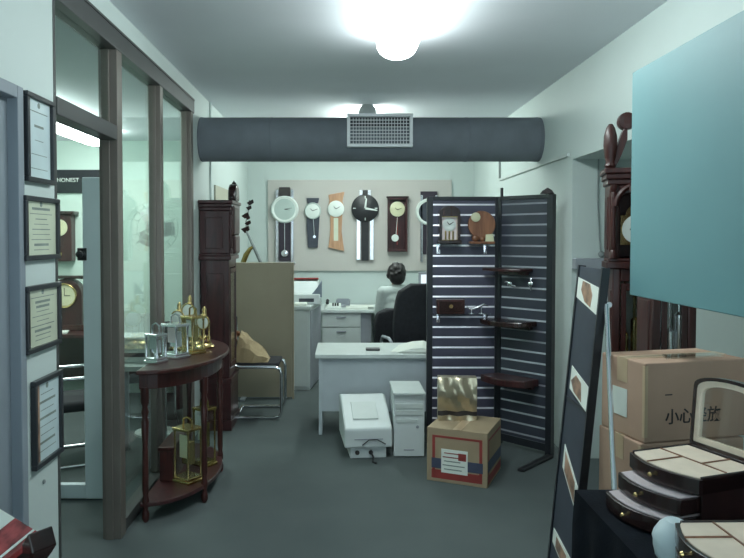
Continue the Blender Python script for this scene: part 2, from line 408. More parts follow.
# ------------------------------------------------------------------ side office contents
t = thing('wall_sign', 'dark sign board with pale lettering high on the office wall', 'sign', (-2.78, 7.598, 2.30))
obj('board', B(-.34, .34, -.03, -.001, -.125, .125), 'black_frame', t, .004)
text_mesh('lettering', 'HONEST', .062, 'dial_white', t, (-.175, -.0315, .012), (PI/2, 0, 0))
g = G(); g.lathe([(.045,0),(.045,.004)], (.27, -.030, .07), 'y', 18); obj('emblem', g, 'dial_white', t)
t = thing('wall_clock', 'narrow brown wooden wall clock on the office wall below the dark sign', 'wall clock', (-3.02, 7.599, 1.70))
obj('case', B(-.13, .13, -.12, 0, -.26, .24), 'rosewood', t, .01)
obj('cornice', B(-.16, .17, -.15, 0, .24, .275), 'darkwood', t, .008)
obj('dial', G().lathe([(.09,0),(.09,.006)], (0,-.12,.1), 'y', 20), 'dial_cream', t)
obj('pendulum', G().cyl((0,-.125,.0),(0,-.125,-.17),.006,8).lathe([(.03,0),(.03,.01)],(0,-.122,-.18),'y',16), 'brass', t)
# office desk
t = thing('office_desk', 'dark wooden desk against the back wall of the side office', 'desk', (-2.55, 7.2, 0))
obj('desk_top', B(-.95, .95, -.38, .38, .71, .745), 'rosewood', t, .005)
for sx in (-1, 1): obj('side_panel', B(sx*.93-.02, sx*.93+.02, -.35, .36, 0, .71), 'rosewood', t)
obj('modesty_panel', B(-.91, .91, .2, .22, .2, .71), 'rosewood', t)
t = thing('mantel_clock', 'dark wooden mantel clock with round pale green dial on the office desk', 'clock', (-2.82, 7.18, .745))
obj('base', B(-.21, .21, -.09, .09, 0, .06), 'mahogany', t, .008)
g = G(); g.prism([(-.17,-.07,.06),(.17,-.07,.06),(.17,-.07,.36)]+arc(0,.36,.17,0,PI,12,-.07)[1:-1]+[(-.17,-.07,.36)], (0,.14,0)); obj('case', g, 'rosewood', t, .006)
obj('cornice', B(-.2, .2, -.09, .09, .53, .56), 'darkwood', t, .006)
obj('dial', G().lathe([(.115,0),(.115,.012),(.10,.014)], (0,-.07,.36), 'y', 26), ['dial_cream'], t)
obj('bezel', G().tube([(.118*math.cos(a), -.085, .36+.118*math.sin(a)) for a in [2*PI*i/24 for i in range(25)]], .01, 8), 'brass', t, smooth=True)
g = G(); g.box(-.003, .003, -.087, -.084, .36, .44); g.box(0, .06, -.087, -.084, .357, .363); obj('hands', g, 'ink_dark', t)
t = tag(obj('paper_sheet', G().prism([(-3.05,6.84,.7465),(-2.72,6.90,.7465),(-2.76,7.06,.7465),(-3.06,7.02,.7465)], (0,0,.012)), 'paper'), 'cream papers lying on the dark office desk in front of the mantel clock', 'paper')

def armchair(label, loc, rz):
    t = thing('office_chair', label, 'chair', loc, rz, 'black chairs in the side office')   # faces local -y
    obj('seat', B(-.24, .24, -.26, .22, .40, .48), 'black_fab', t, .03, True, 3)
    g = G(); g.M = Matrix.Translation((0,.25,.5)) @ Matrix.Rotation(-.14, 4, 'X'); g.box(-.23, .23, -.035, .035, 0, .46); obj('backrest', g, 'black_fab', t, .03, True, 3)
    for s in (-1, 1):
        g = G(); pts = [(s*.27, -.22, .02)]
        pts += [(s*.27, -.24, .30), (s*.27, -.235, .58), (s*.27, -.20, .635), (s*.27, -.12, .66), (s*.27, .18, .66), (s*.27, .24, .62)]
        g.tube(pts, .013, 10); obj('arm_frame', g, 'chrome', t, smooth=True)
        obj('leg', G().tube([(s*.27, -.22, .02), (s*.27, -.1, .013), (s*.27, .27, .013)], .013, 10), 'chrome', t, smooth=True)
        obj('back_post', G().tube([(s*.25,.24,.62),(s*.22,.23,.45)], .012, 10), 'chrome', t, smooth=True)
    obj('cross_bar', G().tube([(-.27,-.1,.42),(.27,-.1,.42)], .012, 8), 'chrome', t, smooth=True)
    return t
armchair('black chair with chrome arms turned sideways just inside the office doorway', (-2.08, 5.35, 0), PI/2+.45)
armchair('black chair with chrome arms deeper in the office, near its back wall', (-1.80, 6.40, 0), PI+.3)
# white office things seen through the middle pane
t = thing('side_table', 'white work table in the office seen through the glass panels', 'table', (-1.95, 6.1-.1, 0), 0)
for ch in (): pass
obj('table_top', B(-.12, .26, -.22, .32, .72, .76), 'office_white', t, .006)
for sx in (-.08, .22):
    for sy in (-.18, .28): obj('leg', B(sx-.02, sx+.02, sy-.02, sy+.02, 0, .72), 'office_grey', t)
t.location = (-1.645, 5.28, 0)
t = thing('desk_printer', 'pale printer on the white work table behind the glass', 'printer', (-1.575, 5.33, .76))
obj('body', B(-.16, .16, -.16, .16, 0, .2), 'office_white', t, .015)
g = G(); g.prism([(-.13,.08,.2),(.13,.08,.2),(.13,.15,.34),(-.13,.15,.34)], (0,.012,0)); obj('paper_tray', g, 'office_white', t)
obj('slot', B(-.12, .12, -.162, -.158, .05, .08), 'grille_dark', t)
t = thing('pedestal_fan', 'tall pale fan behind the glass panels in the office', 'fan', (-1.62, 6.02, 0))
obj('base', G().lathe([(.17,0),(.17,.02),(.05,.04),(.03,.06)], n=24), 'office_white', t, smooth=True)
obj('pole', G().cyl((0,0,.04),(0,0,1.62),.016,12), 'office_white', t)
g = G()
for rr in (.06, .12, .18, .22): g.tube([(rr*math.cos(a), -.10+.06*(rr/.22)**2, 1.78+rr*math.sin(a)) for a in [2*PI*i/28 for i in range(29)]], .004, 6)
for k in range(16):
    a = 2*PI*k/16; g.tube([(.04*math.cos(a),-.10,1.78+.04*math.sin(a)),(.22*math.cos(a),-.04,1.78+.22*math.sin(a)),(.15*math.cos(a),.06,1.78+.15*math.sin(a))], .003, 5)
obj('cage', g, 'wall_office', t)
obj('motor', G().lathe([(.05,-.1),(.07,-.05),(.07,.0),(.03,.02)], (0,0,1.78), 'y', 18), 'office_white', t, smooth=True)
g = G()
for k in range(3):
    g.M = Matrix.Translation((0,-.03,1.78)) @ Matrix.Rotation(2*PI*k/3, 4, 'Y') @ Matrix.Rotation(.35, 4, 'Z')
    g.prism([(.02,-.003,-.03),(.10,-.003,-.08),(.19,-.003,-.06),(.18,-.003,.05),(.05,-.003,.04)], (0,.006,0))
obj('blades', g, 'office_white', t)

# ------------------------------------------------------------------ longcase clocks
def longcase(label, loc, rz, w, dep, zh, zt, wm, pend='brass', ped=True, tr=.8, lining=None, fin=False):
    """front faces local -y; zh hood base height, zt flat top of the cornice"""
    t = thing('longcase_clock', label, 'longcase clock', loc, rz, 'longcase clocks')
    h = w/2; q = dep/2; tw = h*tr
    g = G(); g.box(-h, h, -q, q, 0, .09).box(-h*.94, h*.94, -q*.95, q*.95, .09, .42).box(-h*.98, h*.98, -q, q, .42, .46)
    g.box(-h*.7, h*.7, -q*.97, -q*.9, .15, .37); obj('plinth', g, wm, t, .006)
    g = G(); y1 = q*.9
    g.box(-tw, -tw+.04, -q*.86, y1, .46, zh).box(tw-.04, tw, -q*.86, y1, .46, zh).box(-tw+.04, tw-.04, y1-.02, y1, .46, zh)
    g.box(-tw+.04, tw-.04, -q*.86, -q*.6, .46, .54).box(-tw+.04, tw-.04, -q*.86, -q*.6, zh-.07, zh)
    for s in (-1, 1): g.box(s*tw-.006, s*tw+.006, -q*.55, q*.55, .56, zh-.12)
    obj('trunk', g, wm, t, .005)
    if lining: obj('back_lining', B(-tw+.045, tw-.045, y1-.024, y1-.0205, .5, zh-.03), lining, t)
    dr = obj('trunk_door', G().box(-tw+.045, -tw+.07, -q*.9, -q*.8, .55, zh-.08).box(tw-.07, tw-.045, -q*.9, -q*.8, .55, zh-.08).box(-tw+.07, tw-.07, -q*.9, -q*.8, .55, .58).box(-tw+.07, tw-.07, -q*.9, -q*.8, zh-.12, zh-.08), wm, t, .003)
    obj('door_glass', B(-tw+.07, tw-.07, -q*.85, -q*.83, .58, zh-.12), 'crystal', dr)
    pl = obj('pendulum', G().cyl((0,0,zh-.1),(0,0,.78),.005,8).lathe([(.03,-.006),(.062,0),(.03,.006)],(0,0,.76),'y',22), pend, t, smooth=True)
    for k, x in enumerate((-.07, 0, .07)):
        x *= w/.4; zz = .95+.08*k
        wt = obj('weight', G().lathe([(.008,-.02),(.022,-.01),(.022,.22),(.008,.235)], (x, -q*.35, zz), 'z', 14), pend, t, smooth=True)
        obj('chain', G().cyl((x,-q*.35,zz+.23),(x,-q*.35,zh-.06),.004,6), pend, wt)
    g = G(); hb = h*.93
    g.box(-h*1.02, h*1.02, -q*1.02, q, zh, zh+.035).box(-h*.95, h*.95, -q*.97, q, zh+.035, zh+.055)
    g.box(-hb, -hb+.05, -q*.9, q*.95, zh+.055, zt-.09).box(hb-.05, hb, -q*.9, q*.95, zh+.055, zt-.09).box(-hb+.05, hb-.05, q*.2, q*.95, zh+.055, zt-.09)
    g.box(-hb+.05, hb-.05, -q*.9, -q*.5, zt-.14, zt-.09)
    for s in (-1, 1): g.box(s*hb-.006, s*hb+.006, -q*.5, q*.6, zh+.1, zt-.15)
    obj('hood', g, wm, t, .005)
    g = G(); g.box(-h*1.0, h*1.0, -q*1.0, q, zt-.09, zt-.06).box(-h*1.06, h*1.06, -q*1.08, q, zt-.06, zt-.03).box(-h*1.12, h*1.12, -q*1.16, q, zt-.03, zt); obj('cornice', g, wm, t, .006)
    for s in (-1, 1):
        obj('column', G().lathe([(.02,0),(.02,.03),(.012,.045),(.016,.06),(.013,(zt-zh)*.5),(.016,zt-zh-.20),(.012,zt-zh-.185),(.02,zt-zh-.17),(.02,zt-zh-.145)], (s*(hb-.02), -q*.96, zh+.055), 'z', 12), wm, t, smooth=True)
    zc = zh+.055+(zt-zh-.2)*.46; dr_ = min(hb-.06, (zt-zh-.25)*.48)
    g = G(); g.prism([(-dr_,-q*.7,zc-dr_),(dr_,-q*.7,zc-dr_),(dr_,-q*.7,zc+dr_*.9)]+arc(0,zc+dr_*.9,dr_*.7,0,PI,12,-q*.7)+[(-dr_,-q*.7,zc+dr_*.9)], (0,.006,0)); dl = obj('dial', g, 'brass', t)
    obj('chapter_ring', G().lathe([(dr_*.92,0),(dr_*.92,.004)], (0,-q*.7,zc), 'y', 30), 'dial_white', dl)
    g = G(); g.box(-.004,.004,-q*.7-.008,-q*.7-.006,zc,zc+dr_*.7); g.box(-dr_*.45,0,-q*.7-.008,-q*.7-.006,zc-.004,zc+.004); obj('hands', g, 'ink_dark', dl)
    if fin:
        for s in (-1, 1):
            obj('corner_finial', G().lathe([(.022,0),(.030,.012),(.022,.03),(.030,.06),(.036,.12),(.034,.17),(.022,.215),(.010,.235)], (s*h*.93, -q*.95, zt), 'z', 14), wm, t, smooth=True)
        zc2 = zh+(zt-zh)*.62
        obj('arch_moulding', G().tube(arc(0, zc2, hb*.80, 0, PI, 16, -q*1.0), .016, 8), wm, t, smooth=True)
    if ped:
        for s in (-1, 1):
            g = G(); pts = []; n = 16
            low = []; up = []
            for i in range(n+1):
                u = i/n; x = s*(h*.80-(h*.42)*u); zb = zt+.03+.20*(u**.8)
                th = .05+.02*math.sin(PI*u)
                low.append((x, -q*1.02, max(zt, zb-th-.03*u))); up.append((x, -q*1.02, zb+th*.4))
            g.prism(low+up[::-1], (0, .07, 0))
            g.lathe([(.018,-.045),(.044,-.04),(.048,0),(.044,.04),(.018,.045)], (s*h*.40, -q*1.02+.035, zt+.25), 'y', 18)
            obj('swan_neck', g, wm, t, .004)
        obj('pediment_block', B(-h*.14, h*.14, -q*1.02, -q*.4, zt, zt+.09), wm, t, .004)
        obj('finial', G().lathe([(.03,0),(.035,.015),(.015,.03),(.03,.055),(.036,.08),(.022,.11),(.012,.125),(.016,.14),(.004,.175)], (0,-q*.8,zt+.09), 'z', 16), wm, t, smooth=True)
    return t
longcase('dark rosewood longcase clock standing sideways against the wall past the glass panels', (-1.108, 6.32, 0), PI/2, .46, .28, 1.50, 2.02, 'rosewood', ped=False, tr=.9)
longcase('tall carved mahogany longcase clock with swan neck top beside the teal board', (1.605, 3.84, 0), -.24, .31, .22, 1.53, 2.07, 'mahogany', lining='dial_white', fin=True)
longcase('dark longcase clock half hidden below the teal board, nearer than the carved one', (1.56, 3.36, 0), 0, .26, .20, 1.52, 1.95, 'mahogany', 'silver', False, lining='dial_grey')
lc = bpy.data.objects['longcase_clock']
g = G(); g.prism([(-.11,-.17,2.02),(.11,-.17,2.02)]+[(.11*math.cos(PI*i/12),-.17,2.06+.12*math.sin(PI*i/12)) for i in range(13)], (0,.075,0)); obj('crest', g, 'darkwood', lc, .02)
obj('crest_finial', G().lathe([(.018,0),(.02,.01),(.007,.018),(.003,.03)], (0,-.135,2.178), 'z', 12), 'darkwood', lc, smooth=True)
obj('scroll_bracket', G().box(-.16,.16,-.165,-.125,1.72,1.98).box(-.13,.13,-.17,-.12,1.55,1.72), 'rosewood', lc, .02)
yk = 7.62; xo = X(250, yk)
t = thing('carved_stand', 'thin floor stand of dark and olive bars with small carved leaves above the beige panel', 'stand', (xo, yk, 0))
def q(px, py): return (X(px, yk)-xo, 0, Z(py, yk))
obj('base', B(-.16, .2, -.12, .12, 0, .025), 'darkwood', t, .008)
obj('dark_bar', G().tube([q(246.5,231), q(253,245), q(261,263), q(264,272), (.12,0,.9), (.12,0,.02)], [.012,.018,.02,.02,.02,.02], 10), 'cord', t, smooth=True)
obj('olive_bar', G().tube([q(254,246), q(250,249), q(246,255), q(243,263), (-.09,0,1.2), (-.09,0,.02)], [.014,.022,.03,.03,.025,.02], 10), 'green_felt', t, smooth=True)
obj('stem', G().tube([q(246.5,231), q(246,222), q(248.5,212), q(249.5,200)], .006, 6), 'cord', t, smooth=True)
for k, (px, py, sc) in enumerate(((250.5,202.5,1.2),(249,208,1.0),(245.5,215.5,1.3),(248,218,.8),(248,223,1.1),(245.5,229.5,1.5))):
    xx, _, zz = q(px, py)
    sg = 1 if k % 2 else -1
    obj('carved_leaf', G().prism([(xx-.034*sc,-.01,zz+.006*sg),(xx-.005,-.01,zz-.028*sc),(xx+.032*sc,-.01,zz-.004),(xx+.024*sc,-.01,zz+.028*sc),(xx-.006,-.01,zz+.016*sc)], (0,.022,0)), 'darkwood', t, .005)
tag(obj('notice_board', B(XL+.001, XL+.018, 6.85, 8.05, 1.85, Z(185, 6.85)), 'board_cream', bevel=.003), 'plain cream notice board on the left wall above the rosewood clock', 'notice board')
tag(obj('wall_conduit', G().cyl((XL+.012, 6.62, 2.05), (XL+.012, 6.62, ZC-.001), .010, 10), 'wall'), 'thin pale vertical conduit on the left wall beside the duct end', 'conduit')
tag(obj('wall_conduit', G().cyl((XR-.012, 7.75, 2.345), (XR-.012, 7.75, ZC-.001), .010, 10), 'cord'), 'thin vertical conduit on the right wall above the slat stand', 'conduit')
tag(obj('hanging_cable', G().tube([(X(598.5,5.3), 5.318, 2.288), (X(598,5.3), 5.318, 2.0), (X(600,5.3), 5.318, 1.7), (X(601,5.3), 5.30, 1.58)], .006, 8).ball((X(601.5,5.3), 5.30, 1.57), .025), 'cord', smooth=True), 'thin dark cable hanging down the white recess beside the carved clock', 'cable')

# ------------------------------------------------------------------ pegboard and its clocks
PB = YB-.03
tag(obj('pegboard', B(X(268,9.28), 1.45, PB, YB-.001, Z(271,9.28), Z(180,9.28)), pegboard_mat() and 'dial_grey', bevel=.004), 'large grey pegboard on the back wall behind the hanging clocks', 'pegboard')
bpy.data.objects['pegboard'].data.materials[0] = bpy.data.materials['pegboard_grey']
def wclock(label, px, py): return thing('wall_clock', label, 'wall clock', (X(px, PB), PB-.001, Z(py, PB)), 0, 'wall clocks on the pegboard')
def ringm(g, r, th, y): g._u = None; return g.tube([(r*math.cos(a), y, r*math.sin(a)) for a in [2*PI*i/32 for i in range(33)]], th, 8)
def hands(t, a1, l1, a2, l2, y, m, wd=.004):
    g = G()
    for a, l in ((a1, l1), (a2, l2)):
        u = Vector((math.sin(a),0,math.cos(a))); p = Vector((u.z,0,-u.x))*wd
        g.prism([-p, p, u*l+p*.5, u*l-p*.5], (0,-.003,0)) if False else g.prism([tuple(Vector((0,y,0))+k) for k in (-p, p, u*l+p*.5, u*l-p*.5)], (0,-.003,0))
    obj('hands', g, m, t)
def pillars(t, x, w, z0, z1, dep):
    for s in (-1, 1): obj('pillar', G().box(s*x-w/2, s*x+w/2, -dep, 0, z0, z1), 'silver', t, .008)
# 1
t = wclock('large silver ringed pendulum clock with two silver pillars, nearest the beige panel', 285, 209.5)
obj('backboard', B(-.075, .075, -.035, 0, -.68, .285), 'plum', t, .004)
pillars(t, .10, .04, -.69, .26, .05)
obj('top_block', B(-.072, .072, -.055, -.03, .17, .29), 'ink_dark', t, .005)
obj('foot_bar', B(-.14, .14, -.06, 0, -.72, -.69), 'silver', t, .005)
obj('dial', G().lathe([(.145,.05),(.145,.058)], (0,0,0), 'y', 36), 'dial_grey', t)
obj('bezel', G().lathe([(.138,.05),(.138,.0),(.182,.0),(.182,.05),(.165,.070),(.138,.062),(.138,.05)], (0,0,0), 'y', 36, False), 'dial_white', t, smooth=True)
hands(t, 1.7, .07, 1.4, .10, -.060, 'ink_dark')
obj('pendulum', G().cyl((0,-.045,-.18),(0,-.045,-.56),.006,8).lathe([(.04,0),(.045,.012),(.02,.018)],(0,-.04,-.58),'y',20), 'silver', t, smooth=True)
# 2
t = wclock('small pendulum clock with white round dial and slim dark body', 313, 211)
g = G(); g.prism([(-.07,-.03,.10),(.07,-.03,.10),(.085,-.03,.17),(-.085,-.03,.17)], (0,.03,0)).box(-.05,.05,-.03,0,.06,.11); g.prism([(-.09,-.03,-.06),(.09,-.03,-.06),(.065,-.03,-.485),(-.065,-.03,-.485)], (0,.03,0)); obj('case', g, 'panel_dark', t, .004)
obj('dial', G().lathe([(.10,0),(.105,.045),(.095,.05)], (0,0,0), 'y', 30), 'dial_white', t, smooth=True)
obj('bezel', ringm(G(), .10, .009, -.046), 'dial_grey', t, smooth=True)
hands(t, -.9, .05, 1.2, .07, -.052, 'ink_dark')
obj('pendulum', G().cyl((.005,-.034,-.1),(.02,-.034,-.33),.004,6).lathe([(.018,0),(.018,.006)],(.02,-.032,-.34),'y',14), 'silver', t)
# 3
t = wclock('honey coloured wooden clock with flared top and white dial', 336, 209)
g = G(); g.prism([(-.105,-.03,.04),(.105,-.03,.04),(.085,-.03,.1),(.115,-.03,.225),(-.10,-.03,.185),(-.085,-.03,.1)], (0,.03,0)); g.prism([(-.075,-.03,-.06),(.085,-.03,-.06),(.075,-.03,-.3),(.11,-.03,-.56),(-.10,-.03,-.51),(-.075,-.03,-.3)], (0,.03,0)); g.box(-.07,.07,-.02,0,-.07,.05); obj('case', g, 'oak', t, .004)
obj('dial', G().lathe([(.105,0),(.108,.045),(.098,.05)], (0,0,0), 'y', 30), 'dial_white', t, smooth=True)
hands(t, -.8, .045, 1.1, .065, -.052, 'ink_dark')
obj('inlay', B(-.03,.03,-.034,-.03,-.42,-.12), 'paper_cream', t)
# 4
t = wclock('round black dial clock with white hands and two silver pillars', 365, 208.5)
obj('backboard', B(-.05, .05, -.04, 0, -.69, .24), 'black', t, .004)
pillars(t, .088, .058, -.68, -.10, .05)
g = G()
for s in (-1, 1): g.box(s*.055-.022, s*.055+.022, -.05, 0, .13, .24)
obj('top_bracket', g, 'silver', t, .005)
obj('dial', G().lathe([(.17,0),(.182,.01),(.182,.05),(.17,.06)], (0,0,0), 'y', 36), 'black', t, smooth=True)
g = G()
for k in (0, 3, 6, 9):
    a = k*PI/6; g.M = Matrix.Rotation(a, 4, 'Y'); g.box(-.005,.005,-.064,-.06,.125,.16)
obj('hour_marks', g, 'dial_white', t)
hands(t, .12, .13, 1.75, .16, -.064, 'dial_white', .014)
# 5
t = wclock('dark wooden box clock with cream dial and white pendulum bob', 397, 210)
g = G(); g.box(-.13,-.105,-.09,0,-.55,.165).box(.105,.13,-.09,0,-.55,.165).box(-.105,.105,-.09,0,-.55,-.515).box(-.105,.105,-.09,0,.13,.165).box(-.105,.105,-.02,0,-.515,.13); obj('case', g, 'rosewood', t, .005)
obj('cornice', B(-.145,.145,-.10,0,.155,.175), 'darkwood', t, .004)
obj('dial', G().lathe([(.095,.02),(.10,.05),(.09,.055)], (0,0,.01), 'y', 30), 'dial_cream', t, smooth=True)
hands(t, -.9, .045, 1.2, .06, -.057, 'ink_dark')
obj('pendulum', G().cyl((0,-.05,-.1),(-.02,-.05,-.36),.004,6).lathe([(.045,0),(.048,.01),(.02,.016)],(-.03,-.045,-.37),'y',20), 'dial_white', t, smooth=True)
obj('gong_rod', G().cyl((.0,-.035,-.1),(.0,-.035,-.46),.008,8), 'red', t)
# 6
t = wclock('pale ringed pendulum clock partly hidden by the dark slat stand', 428.5, 212)
obj('backboard', B(-.11, .11, -.03, 0, -.56, .27), 'plum', t, .004)
pillars(t, .098, .035, -.66, .22, .05)
obj('bezel', G().lathe([(.136,.03),(.136,0),(.178,.0),(.178,.05),(.165,.066),(.136,.06),(.136,.03)], (0,0,0), 'y', 36, False), 'dial_white', t, smooth=True)
obj('dial', G().lathe([(.14,.04),(.14,.05)], (0,0,0), 'y', 36), 'panel_dark', t)
hands(t, .4, .08, 2, .1, -.055, 'dial_white')

# ------------------------------------------------------------------ back office furniture
t = thing('back_desk', 'long pale desk with drawers under the pegboard', 'desk', (0, 8.85, 0))
obj('desk_top', B(-.27, 1.7, -.36, .43, .775, .81), 'office_white', t, .005)
obj('pedestal', B(-.25, .23, -.32, .40, .06, .775), 'office_white', t, .004)
for k, (z0, z1) in enumerate(((.60, .765), (.36, .59), (.09, .35))):
    d = obj('drawer', B(-.24, .22, -.338, -.32, z0, z1), 'office_white', t, .004)
    obj('handle', B(-.07, .05, -.352, -.338, z1-.05, z1-.035), 'office_grey', d, .003)
obj('side_panel', B(.23, .36, -.30, .40, 0.0, .775), 'office_grey', t)
obj('end_panel', B(1.66, 1.70, -.3, .42, 0, .775), 'office_grey', t)
obj('plinth', B(-.22, .20, -.28, .38, 0, .06), 'black', t)
t = thing('telephone', 'small dark and white telephone on the pale back desk', 'telephone', (X(333, 8.7), 8.72, .81))
g = G(); g.prism([(-.10,-.09,0),(-.10,.09,0),(-.10,.09,.06),(-.10,-.09,.025)], (.20,0,0)); obj('body', g, 'dial_white', t, .006)
g = G(); g.tube([(-.07,-.08,.07),(-.07,-.05,.095),(-.07,.05,.10),(-.07,.085,.085)], [.022,.014,.014,.022], 10); obj('handset', g, 'black', t, smooth=True)
g = G()
for i in range(3):
    for j in range(4): g.box(-.01+i*.03,.01+i*.03,-.06+j*.03,-.042+j*.03,.036+j*.006,.046+j*.006)
obj('keypad', g, 'black', t)
tag(obj('paper_stack', G().box(X(346,8.65), X(368,8.65), 8.55, 8.78, .811, .835).box(X(350,8.65), X(374,8.65), 8.62, 8.85, .8352, .842), 'paper'), 'loose pile of white papers on the back desk beside the telephone', 'papers')
tag(obj('document_tray', G().box(X(336,8.9), X(350,8.9), 8.85, 9.1, .811, .817).box(X(336,8.9), X(337,8.9), 8.85, 9.1, .817, .89).box(X(349,8.9), X(350,8.9), 8.85, 9.1, .817, .89).box(X(337,8.9), X(349,8.9), 9.09, 9.1, .817, .9), 'office_grey'), 'grey open document tray on the back desk against the wall', 'tray')
t = thing('computer_monitor', 'computer screen glowing bluish white on the back desk behind the slat stand', 'monitor', (X(434, 8.75), 8.78, .81))
g = G(); g.box(-.19,.19,-.03,.03,.12,.15).box(-.19,.19,-.03,.03,.42,.45).box(-.19,-.16,-.03,.03,.15,.42).box(.16,.19,-.03,.03,.15,.42).box(-.16,.16,.0,.03,.15,.42); obj('housing', g, 'office_grey', t, .006)
obj('screen', B(-.16,.16,-.012,-.004,.15,.42), 'screen', t)
obj('stand', G().box(-.03,.03,.0,.03,.02,.13).box(-.12,.12,-.08,.1,0,.02), 'office_grey', t, .005)

t = thing('side_cabinet', 'white cabinet carrying a printer, right behind the beige panel', 'cabinet', (0, 8.2, 0))
t.location = (-.36, 7.70, 0); t.rotation_euler = (0, 0, -.13)
obj('carcass', B(-.46, 0, .02, .74, 0, .90), 'office_white', t, .004)
obj('cabinet_top', B(-.48, .015, -.01, .75, .90, .935), 'office_white', t, .004)
obj('door', B(-.445, -.015, .0, .018, .04, .88), 'office_white', t, .004)
obj('side_sheet', B(0, .010, .05, .74, .02, .88), 'office_grey', t)
t = thing('fax_printer', 'white printer with sloped blue grey tray on the white cabinet', 'printer', (X(304, 8.05), 8.07, .9355))
obj('body', B(-.2,.19,-.17,.2,0,.12), 'pc_beige', t, .012)
g = G(); g.prism([(-.2,-.1,.12),(-.2,.2,.12),(-.2,.2,.27),(-.2,.05,.25)], (.36,0,0)); obj('upper_cover', g, 'pc_beige', t, .008)
obj('stripe', B(-.2,.16,.06,.19,.272,.285), 'red', t)
g = G(); g.prism([(.10,-.12,.11),(.20,-.12,.11),(.20,.12,.26)], (.0,.03,0)); g.prism([(.08,-.16,.10),(.21,-.16,.08),(.21,-.16,.26)], (0,.012,0)); obj('tray', g, 'blue_grey', t)
obj('slot', B(-.05,.12,-.174,-.168,.03,.07), 'grille_dark', t)
t = tag(obj('paper_stack', G().box(X(294,7.75), X(306.5,7.75), 7.73, 7.90, .9355, .965), 'paper', bevel=.003), 'short stack of white paper at the front edge of the white cabinet', 'papers')

# beige partition panel
t = thing('office_partition', 'tall plain beige office partition panel behind the chrome chair', 'partition', (X(263.5, 7.3), 7.3, 0))
w_ = (X(293.5,7.3)-X(237,7.3))/2
obj('panel', B(-w_, w_, 0, .05, .02, Z(262.5, 7.3)), 'beige', t, .006)
obj('end_post', B(w_, w_+.02, 0, .05, 0.0, Z(262.5, 7.3)), 'beige', t, .004)
for s in (-1, 1): obj('foot', B(s*(w_-.08)-.025, s*(w_-.08)+.025, -.12, .17, 0, .025), 'office_grey', t, .006)

# chrome cantilever chair
t = thing('cantilever_chair', 'chrome cantilever chair with black seat in front of the beige panel', 'chair', (-.755, 6.70, 0))
for yy in (-.22, .22):
    x0, x1 = -.26, .19
    pts = [(x0-.04, yy, .92), (x0-.02, yy, .56), (x0+.01, yy, .51), (x0+.06, yy, .49), (x1-.06, yy, .49), (x1-.015, yy, .475), (x1, yy, .43), (x1, yy, .075), (x1-.015, yy, .032), (x1-.06, yy, .016), (x0+.02, yy, .016)]
    obj('side_tube', G().tube(pts, .0155, 12), 'chrome', t, smooth=True)
obj('floor_bar', G().tube([(-.24,-.22,.016),(-.24,.22,.016)], .0155, 12), 'chrome', t, smooth=True)
obj('seat', B(-.25, .165, -.21, .21, .487, .525), 'black_fab', t, .015, True, 3)
obj('backrest', B(-.315, -.28, -.21, .21, .68, .92), 'black_fab', t, .015, True, 3)
t = thing('kraft_sack', 'crumpled tan paper sack lying on the seat of the chrome chair', 'sack', (-.875, 6.66, .527))
g = G(); rr = random.Random(4)
rows = []
for i in range(8):
    u = i/7; hx = -.13+.30*u; hgt = .25*(1-u)**.8+.03; wd = .13+.04*math.sin(PI*u)
    row = []
    for k in range(9):
        a = PI*k/8
        row.append(g.v((hx+rr.uniform(-.012,.012)+.05*math.sin(a)*(1-u), -wd*math.cos(a)+rr.uniform(-.01,.01), max(0.0, hgt*math.sin(a)**.6+rr.uniform(-.012,.012)) if 0 < k < 8 else 0)))
    rows.append(row)
for a, b in zip(rows, rows[1:]):
    for k in range(8): g.face([a[k], a[k+1], b[k+1], b[k]])
    g.face([a[0], b[0], b[8], a[8]])
g.face(rows[0]); g.face(rows[-1][::-1])
obj('sack_body', g, 'tan_sack', t)
g = G(); g.tube([(-.14,-.09,.20),(-.16,-.02,.27),(-.13,.06,.24)], .03, 8); obj('folded_top', g, 'walnut', t, smooth=True)

# ------------------------------------------------------------------ demilune table and brass clocks
t = thing('demilune_table', 'dark red half round console table against the glass panels', 'table', (XL+.05, 4.73, 0))
def half(r, z, ry, n=22): return [(r*math.sin(PI*i/n), -ry*math.cos(PI*i/n), z) for i in range(n+1)]
g = G(); g.prism(half(.42, .895, .68), (0,0,.025)); obj('table_top', g, 'mahogany', t, .006)
g = G(); g.prism(half(.37, .80, .62), (0,0,.095)); obj('apron', g, 'mahogany', t, .003)
g = G(); g.prism(half(.37, .095, .62), (0,0,.025)); obj('lower_shelf', g, 'rosewood', t, .004)
for a in (-.97, -.32, .32, .97):
    x, y = .35*math.cos(a*PI/2)+.012, .60*math.sin(a*PI/2)
    prof = [(.012,0),(.022,.02),(.022,.05),(.014,.075),(.02,.10),(.022,.13),(.015,.16),(.02,.2),(.017,.45),(.024,.60),(.016,.63),(.024,.66),(.016,.69),(.026,.72),(.026,.81)]
    obj('leg', G().lathe(prof, (x,y,0), 'z', 14), 'mahogany', t, smooth=True)
t = thing('wooden_box', 'dark red wooden box on the lower shelf of the console table', 'box', (-1.125, 4.62, .12))
obj('body', B(-.055, .035, -.14, .22, 0, .20), 'mahogany', t, .006)
obj('lid', B(-.062, .042, -.147, .227, .20, .225), 'mahogany', t, .006)

